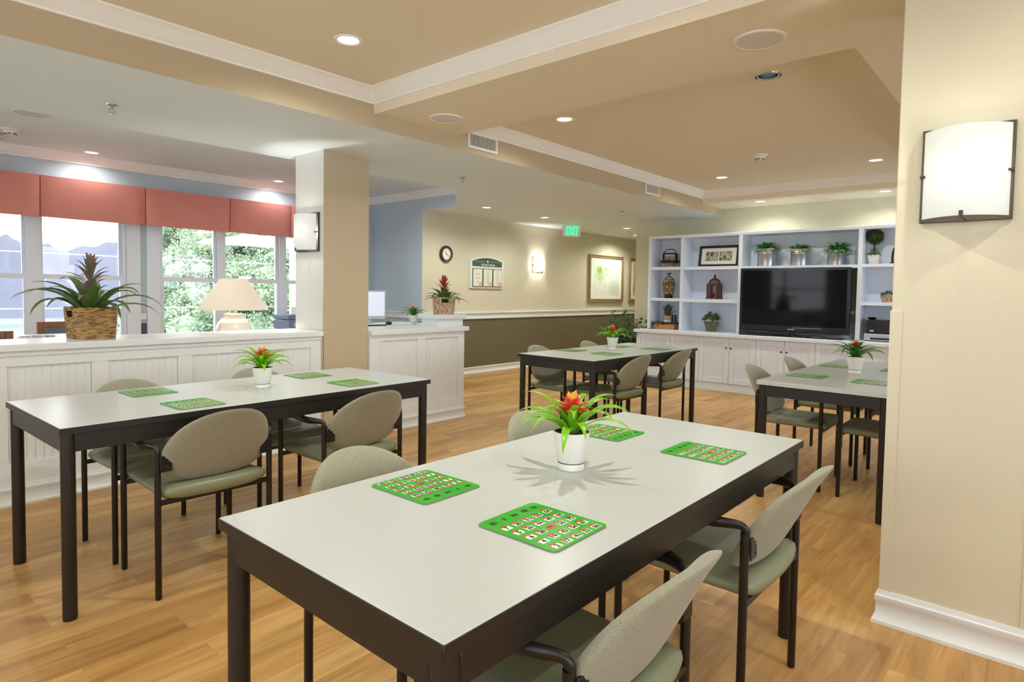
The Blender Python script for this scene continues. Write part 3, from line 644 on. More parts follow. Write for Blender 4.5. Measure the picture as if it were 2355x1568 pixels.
def make_card(key, label):
    t = thing('bingo_card', label, 'bingo card', (0, 0, .74), 0, 'bingo cards on the tables')
    b = MB(); b.prism(rrect(CW, CL, .014), .0003, TH-.0008, sides=None); b.build('backing_board', M_cardedge, t)
    b = MB(); b.prism(rrect(CW, CL, .014), TH-.0008, TH); b.build('face', M_card, t)
    win = MB(); red = MB(); ink = MB(); z = TH+.0003; px, py = .0365, .0345
    for i in range(5):
        for j in range(5):
            x = (j-2)*px; y = .046-i*py; n = NUM[key][i][j]
            if n == 0:
                red.prism([(x-.013, y-.009), (x+.012, y-.010), (x+.014, y+.007), (x+.007, y+.008), (x+.005, y+.011), (x-.005, y+.011), (x-.008, y+.008), (x-.013, y+.008)], TH, z)
                write(ink, 'FREE', Matrix.Translation((x, y+.002, z+.0003)), w=.016, h=.005, bold=.02); continue
            win.prism([(x-.012, y-.0115), (x+.012, y-.0115), (x+.012, y+.0065), (x-.012, y+.0065)], TH, z)
            red.prism([(x-.012, y+.0052), (x+.012, y+.0052), (x+.012, y+.0072), (x+.004, y+.0085), (x+.001, y+.0128), (x-.007, y+.0128), (x-.0085, y+.0085), (x-.012, y+.0085)], TH, z+.0003)
            write(ink, str(n), Matrix.Translation((x, y-.0028, z+.0005)), w=.0088*len(str(n))+.001, h=.0145, bold=.04)
    for j, c in enumerate('BINGO'): write(ink, c, Matrix.Translation(((j-2)*px, .0845, z)), w=.0185 if c != 'I' else .007, h=.0145, bold=.09)
    win.build('number_window', M_cardw, t, smooth=False); red.build('shutter', M_shut, t, smooth=False); ink.build('lettering', M_ink, t, smooth=False)
    return t
CARDS = [('A', 1.093, .852, R(.5), 'green bingo card with number 7 top corner, closest card to the camera'),
         ('B', 1.097, 1.256, R(181), 'upside down green bingo card beside the chair back on the closest table'),
         ('C', 1.975, .862, R(.5), 'green bingo card near the pillar end of the closest table'),
         ('B', 1.997, 1.258, R(180), 'green bingo card partly behind the white pot on the closest table'),
         ('C', 1.15, 2.91, R(2), 'glare-whitened bingo card in front of the seagrass basket, near table edge'),
         ('A', 1.122, 3.376, R(181), 'bingo card half in glare by the half wall chair back'),
         ('B', 2.032, 2.955, R(1), 'green bingo card at the pillar end of the half wall table, closer to camera'),
         ('C', 2.01, 3.395, R(180), 'pale green bingo card behind the table plant, close to the half wall'),
         ('A', 4.595, 2.907, R(-1), 'bingo card nearest the camera on the olive wainscot table'),
         ('B', 4.609, 3.30, R(179), 'bingo card on the wainscot table beside the left-hand chair back'),
         ('C', 5.355, 2.838, R(0), 'bingo card on the wainscot table closest to the television cabinets'),
         ('A', 5.35, 3.24, R(180), 'bingo card behind the small white pot on the wainscot table'),
         ('C', 4.368, 1.205, R(180), 'dark green bingo card near the corner of the white edged table'),
         ('A', 5.16, 1.207, R(180), 'dark green bingo card behind the plant pot on the white edged table'),
         ('B', 4.355, .82, 0, 'bingo card cut off by the sconce pillar on the white edged table'),
         ('C', 5.17, .81, 0, 'bingo card barely showing past the pillar, at the far end of the white edged table')]
protos = {}
for key, x, y, a, l in CARDS:
    if key not in protos: c_ = make_card(key, l); protos[key] = c_; c_.location = (x, y, .74); c_.rotation_euler = (0, 0, a)
    else: dup(protos[key], (x, y, .74), a, l)
# ------------------------------------------------------------------ plants
def bromeliad(loc, label, seed, sc=1.0, cat='potted plant', leafm=None, flower=M_red, fl_h=.065, L=.205, group='bromeliads in white pots', nl=24):
    rnd = random.Random(seed)
    t = thing('potted_bromeliad', label, cat, loc, rnd.uniform(0, 6), group); k = sc
    b = MB(); b.lathe([(.036, 0), (.039, .002), (.0405, .021), (.0395, .0225)], n=32); b.lathe([(.0395, .0235), (.041, .025), (.0555, .112), (.0555, .115), (.0525, .115), (.050, .100), (.001, .100)], n=32)
    b.M = Matrix.Identity(4); b.v = [(x*k, y*k, z*k) for x, y, z in b.v]; b.build('pot', M_pot, t)
    b = MB(); b.lathe([(.0395, .0212), (.0409, .0214), (.0409, .0234), (.0395, .0236)], n=32); b.v = [(x*k, y*k, z*k) for x, y, z in b.v]; b.build('saucer_gap', M_dark, t)
    b = MB(); b.lathe([(.0495, .1), (.0515, .113), (.046, .113), (.042, .107), (.001, .109)], n=26); b.v = [(x*k, y*k, z*k) for x, y, z in b.v]; b.build('soil', [M_soil], t)
    b = MB()
    for i in range(nl):
        az = i*2.39996+rnd.uniform(-.2, .2); q = i/nl; e = R(34+42*q)+rnd.uniform(-.1, .1); ll = L*(.82+.35*rnd.random())*(1-.25*q)
        r0 = .012*(1-q)+.004; b.leaf((cos(az)*r0*k, sin(az)*r0*k, (.108+.012*q)*k), az, e, ll*k, .0140*k*(1-.1*q), R(80+32*rnd.random()), 9, .4, .72)
    b.build('foliage', leafm or M_leaf, t)
    b = MB(); zf = .108+fl_h
    b.lathe([(.012*k, .105*k), (.013*k, zf*k-.01*k), (.006*k, zf*k+.03*k)], n=12, mi=0)
    for ring, (n, e, ll, wv, dz, mi) in enumerate(((9, 14, .058, .0105, 0, 0), (8, 32, .050, .0105, .008, 0), (6, 55, .042, .010, .016, 0), (5, 74, .042, .009, .022, 1))):
        for i in range(n):
            az = 2*pi*i/n+ring*.4+rnd.uniform(-.1, .1); b.leaf((cos(az)*.006*k, sin(az)*.006*k, (zf+dz)*k), az, R(e), ll*k*rnd.uniform(.85, 1.15), wv*k, R(18), 5, .5, .8, mi)
    b.build('flower', [flower, M_yel], t)
    return t
bromeliad((1.513, 1.075, .74), 'bromeliad with a coral red flower in a white pot on the closest table', 3)
bromeliad((1.60, 3.15, .74), 'small bromeliad in a white pot on the table along the half wall', 7, .94)
bromeliad((5.04, 3.13, .74), 'bromeliad with a faint orange flower in a white pot on the wainscot table', 11, .98)
bromeliad((4.81, 1.02, .74), 'bromeliad with an orange flower in a white pot on the white edged table', 5, 1.0, leafm=M_leafd, flower=M_rust)
bromeliad((4.17, 5.0, .913), 'small bromeliad with an orange flower on the reception counter next to the computer', 9, .84, leafm=M_leafd)
def basket_plant(loc, rz, label, seed, w_, d, h, mt, tall, L, handle, spike):
    rnd = random.Random(seed); t = thing('basket_plant', label, 'basket plant', loc, rz, 'bromeliads in woven baskets')
    # woven rows: undulating rounded-square rings
    b = MB(); rows = max(8, int(h/.011)); n = 72; prof = []
    for j in range(rows*3+1):
        z = h*j/(rows*3); bul = .0028*abs(sin(pi*j/3)); g = .90+.10*z/h; prof.append((g, z, bul, j//3))
    vs = []; fs = []
    for (g, z, bul, row) in prof:
        for k in range(n):
            a = 2*pi*k/n; x, y = cos(a), sin(a); q = (abs(x)**5+abs(y)**5)**(-1/5); x *= q; y *= q
            wv = 1+(.012*sin(k*pi/1.5+(row % 2)*pi)); hz = z
            if handle and z > h*.72 and (abs(x) < .36 if handle == 'y' else abs(y) < .36) : hz = z
            vs.append((x*(w_/2*g+bul)*wv, y*(d/2*g+bul)*wv, hz))
    L_ = len(prof)
    for j in range(L_-1):
        for k in range(n):
            q = (k+1) % n; zc = prof[j][1]/h; x, y = vs[j*n+k][0]/(w_/2), vs[j*n+k][1]/(d/2)
            hole = handle and .70 < zc < .92 and ((abs(x) < .30 and handle == 'y') or (abs(y) < .30 and handle == 'x'))
            if hole: continue
            fs.append((j*n+k, j*n+q, (j+1)*n+q, (j+1)*n+k))
    b.add(vs, fs); i0 = len(vs); b.add([(x*.93, y*.93, z) for x, y, z in vs], [tuple(reversed(f)) for f in fs])
    b.add([(x, y, .004) for x, y, z in vs[:n]], [tuple(range(n-1, -1, -1))]); b.build('basket', mt, t, ang=80)
    b = MB()
    ring = []
    for k in range(n):
        a = 2*pi*k/n; x, y = cos(a), sin(a); q = (abs(x)**5+abs(y)**5)**(-1/5); ring.append((x*q*(w_/2-.003), y*q*(d/2-.003), h+.002*sin(k*1.7)))
    b.tube(ring, .006, 8, closed=True); b.build('rim', mt, t)
    b = MB(); b.prism([(x*.9, y*.9) for x, y, z in ring][::3], h*.6, h*.62); b.build('soil', M_soil, t)
    b = MB(); z0 = h*.62
    for i in range(20):
        az = i*2.39996+rnd.uniform(-.25, .25); q = i/20; ll = L*rnd.uniform(.75, 1.1)*(1-.25*q)
        b.leaf((cos(az)*.015, sin(az)*.015, z0+.01*q), az, R(40+36*q)+rnd.uniform(-.1, .1), ll, .029*(.5+.5*L/.5), R(90+40*rnd.random())*(1-.2*q), 10, .35, .6)
    b.build('foliage', M_bronze_leaf, t)
    b = MB()
    for i in range(5):
        az = rnd.uniform(0, 6.28); b.leaf((cos(az)*.02, sin(az)*.02, z0+.03), az, R(70), .16+.05*rnd.random(), .022, R(60), 6, .3, .7)
    b.build('young_leaf', M_leafd, t)
    b = MB(); ht = z0+tall; b.tube([(0, 0, z0), (.004, 0, z0+tall*.5), (0, .003, ht-.05)], [.016, .014, .008], 10)
    for i in range(10):
        q = i/10; az = i*2.39996; zz = z0+tall*(.10+.45*q)
        b.leaf((cos(az)*.010, sin(az)*.010, zz-.01), az, R(74-8*q), (.17-.04*q)*tall/.4, .021, R(50+20*q), 7, .4, .8)
    for i in range(18):
        az = i*2.39996+.5; q = i/18; b.leaf((cos(az)*.007, sin(az)*.007, z0+tall*(.55+.36*q)), az, R(46+36*q), (.17-.09*q)*tall/.4, .015, R(58-40*q), 7, .4, .8)
    b.build('flower_spike', spike, t)
    return t
basket_plant((1.235, 4.725, .925), R(3), 'tall bromeliad in a square seagrass basket on the half wall cap', 4, .245, .31, .195, M_seagrass, .40, .56, 'x', M_dusk)
basket_plant((4.255, 4.63, 1.032), R(-38), 'bromeliad in a pale wicker basket on the raised end of the reception counter', 8, .22, .21, .165, M_wick, .27, .28, 'y', M_rust)
# ------------------------------------------------------------------ reception counter
t = thing('reception_counter', 'white panelled reception counter with overhanging top beside the pillar', 'counter', (0, 0, 0))
b = MB(); b.box(3.228, 4.463, 0, 4.372, 5.45, .868); panelled(b, 3.228, 4.372, 4.447, .1, .868, [(3.337, 3.768), (3.861, 4.288)], .205, .815); b.build('body', M_trim, t, bevel=.0015, seg=1)
b = MB(); b.box(3.228, 4.42, .868, 4.415, 5.5, .913); b.build('countertop', M_trim, t, bevel=.005)
b = MB(); b.box(4.06, 4.50, .913, 4.40, 4.74, .99); b.build('end_riser', M_trim, t, bevel=.003)
b = MB(); b.box(4.035, 4.475, .99, 4.43, 4.77, 1.032); b.build('riser_cap', M_trim, t, bevel=.004)
t = thing('desk', 'dark topped desk behind the reception counter against the blue wall', 'desk', (0, 0, 0))
b = MB(); b.box(4.45, 5.75, .80, 5.70, 6.65, .83); b.build('desktop', M_navy, t, bevel=.004)
for x, y in ((4.5, 5.8), (5.64, 5.8), (4.5, 6.6), (5.64, 6.6)):
    b = MB(); b.box(x-.025, y-.025, 0, x+.025, y+.025, .80); b.build('leg', M_navy, t)
t = thing('computer_monitor', 'white framed computer monitor lit up on the reception counter', 'monitor', (3.79, 5.25, .913), R(-14))
b = MB(); b.box(-.185, -.012, .05, .185, .02, .345); b.build('housing', M_silver, t, bevel=.005)
b = MB(); b.box(-.168, -.0135, .085, .168, -.0115, .33); b.build('screen', M_lcd, t)
b = MB(); b.box(-.03, .0, .0, .03, .02, .1); b.prism(rrect(.2, .14, .04), 0, .01); b.build('stand', M_silver, t, bevel=.002)
b = MB(); b.box(-.008, -.0135, .06, .008, -.012, .074); b.build('badge', M_white, t)
t = thing('computer_keyboard', 'pale computer keyboard on the counter beneath the monitor', 'keyboard', (3.62, 5.02, .913), R(-10))
b = MB(); b.box(-.17, -.06, 0, .17, .06, .014); b.build('case', M_dark, t, bevel=.004)
b = MB()
for i in range(14):
    for j in range(5): b.box(-.162+i*.0232, -.054+j*.0218, .014, -.142+i*.0232, -.036+j*.0218, .02)
b.build('key', M_white, t)
b = MB(); b.ball((0, 0, .012), .034, 14, sc=(.8, 1.3, .55)); o = tag(b.build('computer_mouse', M_dark), 'black computer mouse beside the keyboard on the counter', 'mouse'); o.location = (3.90, 5.06, .919)
# ------------------------------------------------------------------ window room furniture
t = thing('table_lamp', 'cream ceramic jar lamp with a lit cone shade before the window', 'lamp', (2.375, 5.17, .74))
b = MB(); b.lathe([(.07, 0), (.09, .004), (.115, .05), (.137, .11), (.142, .17), (.130, .225), (.095, .265), (.072, .28), (.068, .29), (.078, .298), (.078, .306), (.062, .31), (.02, .312)], n=40); b.build('jar', M_creamc, t)
b = MB(); b.lathe([(.02, .31), (.02, .318), (.009, .322), (.009, .38)], n=16); b.tube([(0, 0, .38), (0, 0, .61)], .003, 6); b.lathe([(.008, .606), (.011, .612), (.004, .622)], n=12); b.build('stem', M_brass, t)
b = MB(); b.lathe([(.275, .345), (.108, .597)], n=56); nf = 56; b.f = b.f[:nf]; b.m = b.m[:nf]; o_ = len(b.v); b.lathe([(.272, .345), (.105, .597)], n=56); b.f = b.f[:2*nf]; b.m = b.m[:2*nf]
b.build('lamp_shade', M_shade, t)
b = MB()
for rr_, zz in ((.275, .345), (.108, .597)): b.tube([(rr_*cos(2*pi*k/48), rr_*sin(2*pi*k/48), zz) for k in range(48)], .003, 6, closed=True)
for a in range(3): b.tube([(0, 0, .6), (.106*cos(a*2.094), .106*sin(a*2.094), .597)], .0015, 5)
b.build('shade_wire', M_shade, t)
light('table_lamp_bulb', 'POINT', (0, 0, .47), 6, t, (1, .9, .78), shadow_soft_size=.03)
t = thing('lamp_table', 'white side table under the lamp behind the half wall', 'table', (2.375, 5.2, 0))
b = MB(); b.box(-.32, -.25, .705, .32, .25, .74); b.build('top', M_trim, t, bevel=.004)
for sx in (-1, 1):
    for sy in (-1, 1): b = MB(); b.box(sx*.28-.02, sy*.21-.02, 0, sx*.28+.02, sy*.21+.02, .705); b.build('leg', M_trim, t)
t = thing('game_table', 'high white table with board game cards under the window', 'table', (1.1, 5.72, 0))
b = MB(); b.box(-.55, -.32, .845, .55, .36, .872); b.build('top', M_lam, t, bevel=.004)
for sx in (-1, 1):
    for sy in (-1, 1): b = MB(); b.box(sx*.5-.025, sy*.28-.025, 0, sx*.5+.025, sy*.28+.025, .845); b.build('leg', M_woodch, t)
for k in range(6):
    x, y = 1.06+.075*(k % 3)+.03*(k//3), 5.66+.13*(k//3)
    t = thing('playing_card', 'dark printed card on the white table behind the half wall', 'card', (x, y, .8725), R(15), 'dark cards on the window room table')
    b = MB(); b.box(-.03, -.045, 0, .03, .045, .003); b.build('card_face', M_cardw, t)
    b = MB(); b.box(-.024, -.03, .003, .024, .0, .006); b.box(-.02, .005, .003, .0, .035, .006); b.build('printed_mark', M_ink if k > 1 else M_shut, t)
def wood_chair(x, y, rz, ht, label):
    t = thing('wooden_chair', label, 'chair', (x, y, 0), rz, 'wooden chairs in the window room')
    for sx in (-1, 1):
        b = MB(); b.box(sx*.2-.02, -.22, 0, sx*.2+.02, -.18, ht); b.build('back_post', M_woodch, t, bevel=.004)
        b = MB(); b.box(sx*.2-.02, .16, 0, sx*.2+.02, .2, .44); b.build('leg', M_woodch, t)
    b = MB(); b.box(-.18, -.215, ht-.05, .18, -.185, ht); b.box(-.18, -.215, .62, .18, -.185, .66); b.build('back_rail', M_woodch, t, bevel=.003)
    b = MB(); b.box(-.18, -.212, .66, .18, -.186, ht-.05); b.build('back_pad', M_slate, t)
    b = MB(); b.box(-.22, -.2, .43, .22, .22, .48); b.build('seat', M_slate, t, bevel=.015)
wood_chair(.68, 5.32, 0, .962, 'wooden chair with a slate blue back behind the half wall, at the picture edge')
wood_chair(1.50, 6.18, pi, .955, 'wooden chair with a slate blue back half hidden by the seagrass basket')
t = thing('printer_stand', 'white stand carrying the printer beside the pillar', 'stand', (4.25, 7.5, 0))
b = MB(); b.box(-.25, -.25, .70, .25, .25, .74); b.build('top', M_trim, t)
for sx in (-1, 1): b = MB(); b.box(sx*.23-.02, -.24, 0, sx*.23+.02, .24, .70); b.build('side_panel', M_trim, t)
t = thing('office_printer', 'grey blue printer peeking out beside the pillar at the window', 'printer', (4.26, 7.5, .74))
b = MB(); b.box(-.2, -.2, 0, .2, .2, .12); b.build('lower_case', M_printer, t, bevel=.012)
b = MB(); b.box(-.2, -.19, .122, .2, .2, .185); b.build('lid', M_printer, t, bevel=.012)
b = MB(); b.box(-.14, -.208, .03, .2, -.199, .085); b.build('paper_tray', M_silver, t, bevel=.004)
t = thing('desk_organizer', 'small black and white patterned box standing on the printer', 'box', (4.30, 7.46, .925))
b = MB(); b.box(-.09, -.06, 0, .09, .06, .1); b.build('box', M_white, t, bevel=.003)
b = MB()
for k in range(5):
    b.box(-.086+k*.036, -.062, .01, -.064+k*.036, -.06, .052); b.box(-.082+k*.036, -.062, .066, -.066+k*.036, -.06, .09)
b.build('printed_pattern', M_ink, t)
# ------------------------------------------------------------------ corridor wall things (on y = 6.70, room towards -y)
WYF = 6.70
t = thing('wall_clock', 'round wall clock with a dark rim beside the notice board', 'clock', (6.178, WYF, 1.80))
b = MB(); b.M = Matrix.Rotation(pi/2, 4, 'X'); b.lathe([(.095, 0), (.118, .004), (.12, .03), (.112, .042), (.088, .036), (.086, .022)], n=40); b.build('rim', M_bronze, t)
b = MB(); b.M = Matrix.Rotation(pi/2, 4, 'X'); b.lathe([(.001, .02), (.09, .02)], n=40); b.build('dial', M_cardw, t)
b = MB()
for k in range(1, 13):
    a = pi/2-k*pi/6; write(b, str(k), Matrix.Translation((cos(a)*.07, -.0212, sin(a)*.07)) @ Matrix.Rotation(pi/2, 4, 'X'), h=.014, bold=.01)
b.build('numeral', M_ink, t, smooth=False)
for nm, an, ll, ww in (('hour_hand', R(117), .045, .004), ('minute_hand', R(-32), .068, .003)):
    b = MB(); b.M = Matrix.Rotation(-an, 4, 'Y'); b.box(-.012, -.024, -ww, ll, -.0225, ww); b.build(nm, M_ink, t)
t = thing('notice_board', 'arched white notice board with a green header and three day sheets', 'notice board', (7.043, WYF, 1.312))
arc = lambda w_, z0, z1, rise, n=14: [(-w_/2, z0), (w_/2, z0)] + [(w_/2-w_*k/n, z1+rise*(1-(1-2*k/n)**2)) for k in range(n+1)]
b = MB(); b.M = Matrix.Rotation(pi/2, 4, 'X'); b.prism(arc(.745, 0, .425, .062), 0, .03); b.build('board', M_trim, t, bevel=.004)
b = MB(); b.M = Matrix.Rotation(pi/2, 4, 'X'); b.prism(arc(.67, .335, .415, .056), .03, .032); b.build('header', M_signg, t)
FX = Matrix.Rotation(pi/2, 4, 'X'); TY = lambda x, z, y=-.0335: Matrix.Translation((x, y, z)) @ FX
b = MB(); write(b, 'THE PLAZA AT MILILANI', TY(.01, .362), w=.31, h=.03, bold=.015); b.M = Matrix.Identity(4)
b.box(-.31, -.0335, .409, -.05, -.033, .4115); b.box(.05, -.0335, .409, .31, -.033, .4115); b.M = TY(0, .412); b.prism([(-.012, -.016), (.012, -.016), (.015, 0), (.01, .012), (.004, .015), (0, .026), (-.004, .015), (-.01, .012), (-.015, 0)], 0, .001); b.build('header_lettering', M_cardw, t, smooth=False)
b = MB()
for k in range(4):
    for s_ in (-1, 1): b.box(s_*(.10+.068*k)-.005, -.0315, .313, s_*(.10+.068*k)+.005, -.030, .322)
write(b, "TODAY'S MENU", TY(0, .317, -.031), w=.12, h=.012); b.build('caption', M_grey, t, smooth=False)
for k, x in enumerate((-.226, 0, .226)):
    b = MB(); b.box(x-.107, -.04, .022, x+.107, -.03, .303); pf = b.build('sheet_frame', M_signg, t, bevel=.002)
    b = MB(); b.box(x-.097, -.0415, .032, x+.097, -.0398, .293); b.build('sheet', M_paper, pf)
    b = MB(); tx = lambda dz, y=-.0422: Matrix.Translation((x, y, dz)) @ FX
    if k == 0:
        for s_, dz, hh in (('Tuesday', .215, .032), ('March', .155, .028), ('29', .10, .028)): write(b, s_, tx(dz), h=hh)
    else:
        write(b, 'MENU' if k == 1 else 'ACTIVITIES', tx(.272 if k == 1 else .265), h=.011, w=.1); rnd = random.Random(k)
        for j in range(15): ww = rnd.uniform(.02, .05); b.box(x-ww, -.0422, .24-.0125*j, x+ww, -.0418, .2425-.0125*j)
    b.build('print', M_grey, pf, smooth=False)
    b = MB(); b.M = Matrix.Translation((x+.068, -.0424, .036)) @ FX
    for j in range(6): a = R(20+j*28); b.prism([(0, 0), (.055*cos(a-.2), .055*sin(a-.2)), (.075*cos(a), .075*sin(a)), (.05*cos(a+.2), .05*sin(a+.2))] if True else [], 0, .0004)
    b.v = [(min(v[0], x+.096), v[1], max(v[2], .033)) for v in b.v]; b.build('flower_print', M_peach, pf, smooth=False)
def art_mat(name, base, blobs):
    M = bpy.data.materials.new(name); M.use_nodes = True; n = M.node_tree; b = n.nodes['Principled BSDF']; L = n.links; b.inputs['Roughness'].default_value = .5
    t = n.nodes.new('ShaderNodeTexCoord'); nz = n.nodes.new('ShaderNodeTexNoise'); nz.inputs['Scale'].default_value = 9; nz.inputs['Detail'].default_value = 5; L.new(t.outputs['Object'], nz.inputs[0])
    v1 = n.nodes.new('ShaderNodeVectorMath'); v1.operation = 'MULTIPLY_ADD'; v1.inputs[1].default_value = (.14, .14, .14); L.new(nz.outputs['Color'], v1.inputs[0]); L.new(t.outputs['Object'], v1.inputs[2])
    cur = None
    for (cx, cz, rx, rz_, col, st) in blobs:
        s = n.nodes.new('ShaderNodeVectorMath'); s.operation = 'SUBTRACT'; s.inputs[1].default_value = (cx+.07, .07, cz+.07); L.new(v1.outputs[0], s.inputs[0])
        k = n.nodes.new('ShaderNodeVectorMath'); k.operation = 'MULTIPLY'; k.inputs[1].default_value = (1/rx, 0, 1/rz_); L.new(s.outputs[0], k.inputs[0])
        ln = n.nodes.new('ShaderNodeVectorMath'); ln.operation = 'LENGTH'; L.new(k.outputs[0], ln.inputs[0])
        mr = n.nodes.new('ShaderNodeMapRange'); mr.inputs[1].default_value = 1.1; mr.inputs[2].default_value = .5; mr.inputs[3].default_value = 0; mr.inputs[4].default_value = st; L.new(ln.outputs['Value'], mr.inputs[0])
        mx = n.nodes.new('ShaderNodeMix'); mx.data_type = 'RGBA'; L.new(mr.outputs[0], mx.inputs[0]); mx.inputs[7].default_value = lin(col)
        if cur: L.new(cur, mx.inputs[6])
        else: mx.inputs[6].default_value = lin(base)
        cur = mx.outputs[2]
    L.new(cur, b.inputs['Base Color']); return M
def picture(x0, x1, z0, z1, label, am):
    t = thing('framed_picture', label, 'picture', ((x0+x1)/2, WYF, z0), 0, 'gilt framed flower pictures'); W_, H_ = x1-x0, z1-z0; f = .06
    b = MB()
    for (a0, c0, a1, c1) in ((-W_/2, 0, W_/2, f), (-W_/2, H_-f, W_/2, H_), (-W_/2, f, -W_/2+f, H_-f), (W_/2-f, f, W_/2, H_-f)):
        b.box(a0, -.034, c0, a1, -.002, c1)
    i = .018
    for (a0, c0, a1, c1) in ((-W_/2, 0, W_/2, i), (-W_/2, H_-i, W_/2, H_), (-W_/2, i, -W_/2+i, H_-i), (W_/2-i, i, W_/2, H_-i)): b.box(a0, -.044, c0, a1, -.03, c1)
    b.build('frame', M_gold, t, bevel=.004)
    b = MB(); b.box(-W_/2+f-.004, -.02, f-.004, W_/2-f+.004, -.004, H_-f+.004); b.build('mat_board', M_mat, t)
    g = .155; b = MB(); b.box(-W_/2+g, -.0215, g*.9, W_/2-g, -.0195, H_-g*.8); b.build('print', am, t, smooth=False)
picture(9.86, 11.1, 1.09, 2.004, 'gilt framed print of two pale green flowers on the corridor wall', art_mat('pale_green_flower_print', (226, 230, 214), [(.30, .25, .26, .2, (200, 212, 192), .8), (-.22, .56, .2, .2, (176, 204, 140), .8), (-.24, .62, .10, .09, (130, 160, 70), .8), (.02, .60, .10, .13, (190, 212, 170), .8), (-.02, .66, .03, .05, (120, 170, 110), .8), (-.06, .3, .015, .22, (196, 210, 190), .7)]))
picture(11.35, 12.55, 1.09, 2.004, 'gilt framed print of an orange flower, cut off by the wall corner', art_mat('orange_flower_print', (226, 222, 196), [(-.30, .62, .16, .22, (240, 176, 120), 1), (-.28, .46, .16, .16, (236, 140, 84), 1), (-.24, .36, .08, .1, (200, 84, 40), .9), (-.36, .30, .09, .14, (168, 180, 96), 1), (-.33, .15, .13, .07, (236, 130, 80), 1)]))
# ------------------------------------------------------------------ television wall unit
XF, XK = 7.93, 7.955
DY = [4.526, 3.997, 3.572, 3.158, 2.814, 2.466, 2.115, 1.71, 1.30, .90, .50]
names = ['white beadboard base cabinet at the plant end below the framed picture shelf', 'white beadboard base cabinet below the succulent shelf', 'white beadboard base cabinet below the television', 'white beadboard base cabinet behind the white edged table', 'white beadboard base cabinet hidden behind the sconce pillar']
for i in range(5):
    y1, ym, y0 = DY[2*i], DY[2*i+1], DY[2*i+2]
    t = thing('base_cabinet', names[i], 'cabinet', (0, 0, 0), 0, 'white beadboard base cabinets')
    b = MB(); b.box(XF+.022, y0+.0005, .10, 8.68, y1-.0005, .712); b.build('carcass', M_cab, t)
    b = MB(); b.box(XF+.012, y0+.0005, 0, 8.66, y1-.0005, .10); b.build('plinth', M_cab, t)
    for (a, c) in ((ym, y1), (y0, ym)):
        b = MB(); g = .0022; s_ = .062; z0, z1 = .106, .708; a_, c_ = a+g, c-g
        b.box(XF, a_, z0, XF+.02, a_+s_, z1); b.box(XF, c_-s_, z0, XF+.02, c_, z1); b.box(XF, a_+s_, z0, XF+.02, c_-s_, z0+.075); b.box(XF, a_+s_, z1-.062, XF+.02, c_-s_, z1)
        yy = a_+s_
        while yy < c_-s_-1e-4: e = min(yy+.034, c_-s_); b.box(XF+.010, yy+.0015, z0+.07, XF+.018, e-.0015, z1-.06); yy = e
        b.box(XF+.013, a_+s_-.001, z0+.07, XF+.019, c_-s_+.001, z1-.06)
        d = b.build('door', M_cab, t, bevel=.002, seg=1)
        k = MB(); ky = a_+.03 if c == y1 else c_-.03; k.M = Matrix.Translation((XF, ky, .575)) @ Matrix.Rotation(-pi/2, 4, 'Y'); k.lathe([(.006, 0), (.006, .012), (.012, .016), (.013, .022), (.008, .027), (.001, .028)], n=14); k.build('knob', M_white if i == 0 else M_bronze, d)
b = MB(); b.box(7.885, .48, .713, 8.70, 4.55, .757); tag(b.build('cabinet_worktop', M_cab, bevel=.005), 'long white worktop running over the base cabinets', 'worktop')
t = thing('bookcase', 'tall white open bookcase around the television standing on the worktop', 'bookcase', (0, 0, 0))
HX, HB, ZT = 8.18, 8.50, 2.102
vert = [(4.457, 4.496), (3.954, 3.993), (3.117, 3.169), (1.705, 1.752), (.76, .80)]
for y0, y1 in vert: b = MB(); b.box(HX, y0, .757, HB+.16, y1, 2.066); b.build('upright', M_cab, t, bevel=.002, seg=1)
b = MB(); b.box(HX-.004, .74, 2.064, HB+.17, 4.50, ZT); b.build('top_board', M_cab, t, bevel=.003)
for (a, c, z0, z1) in ((3.993, 4.457, 1.614, 1.657), (3.993, 4.457, 1.165, 1.208), (3.169, 3.954, 1.611, 1.656), (3.169, 3.954, 1.158, 1.205), (1.752, 3.117, 1.612, 1.65), (.80, 1.705, 1.618, 1.657), (.80, 1.705, 1.17, 1.212)):
    b = MB(); b.box(HX+.002, a, z0, HB+.15, c, z1); b.build('shelf', M_cab, t, bevel=.002, seg=1)
for a, c, z0, z1 in ((3.993, 4.457, .757, 2.066), (3.169, 3.954, .757, 2.066), (1.752, 3.117, 1.645, 2.066), (.80, 1.705, .757, 2.066)):
    b = MB(); b.box(HB, a, z0, HB+.012, c, z1); b.build('back_panel', M_cab, t)
# television
TX = 8.11
t = thing('television', 'large black flat television on a swivel stand in the bookcase', 'television', (TX, 2.452, .757))
b = MB(); b.box(-.005, -.652, .055, .05, .652, .862); b.box(.05, -.4, .2, .09, .4, .7); b.build('housing', M_bezel, t, bevel=.006)
b = MB(); b.box(-.0075, -.615, .135, -.004, .615, .83); b.build('screen', M_screen, t)
b = MB(); b.box(-.0072, -.038, .088, -.0045, .038, .098); b.build('badge', M_silver, t)
b = MB(); b.box(-.0068, -.35, .112, -.0045, -.02, .116); b.build('accent_strip', M_silver, t)
b = MB(); b.tube([(.025, 0, .012), (.025, 0, .07)], .03, 14); b.M = Matrix.Translation((.0, 0, 0)); b.prism([(-.12+.03, -.27), (.14, -.22), (.14, .22), (-.12+.03, .27)], 0, .013); b.build('stand', M_bezel, t, bevel=.003)
t = thing('soundbar', 'black soundbar lying on the worktop under the television', 'soundbar', (8.02, 2.87, .757))
b = MB(); b.box(-.035, -.19, 0, .035, .19, .06); b.build('body', M_dark, t, bevel=.008)
b = MB(); b.box(-.0365, -.18, .008, -.034, .10, .052); b.build('grille', M_grille if False else M_bezel, t)
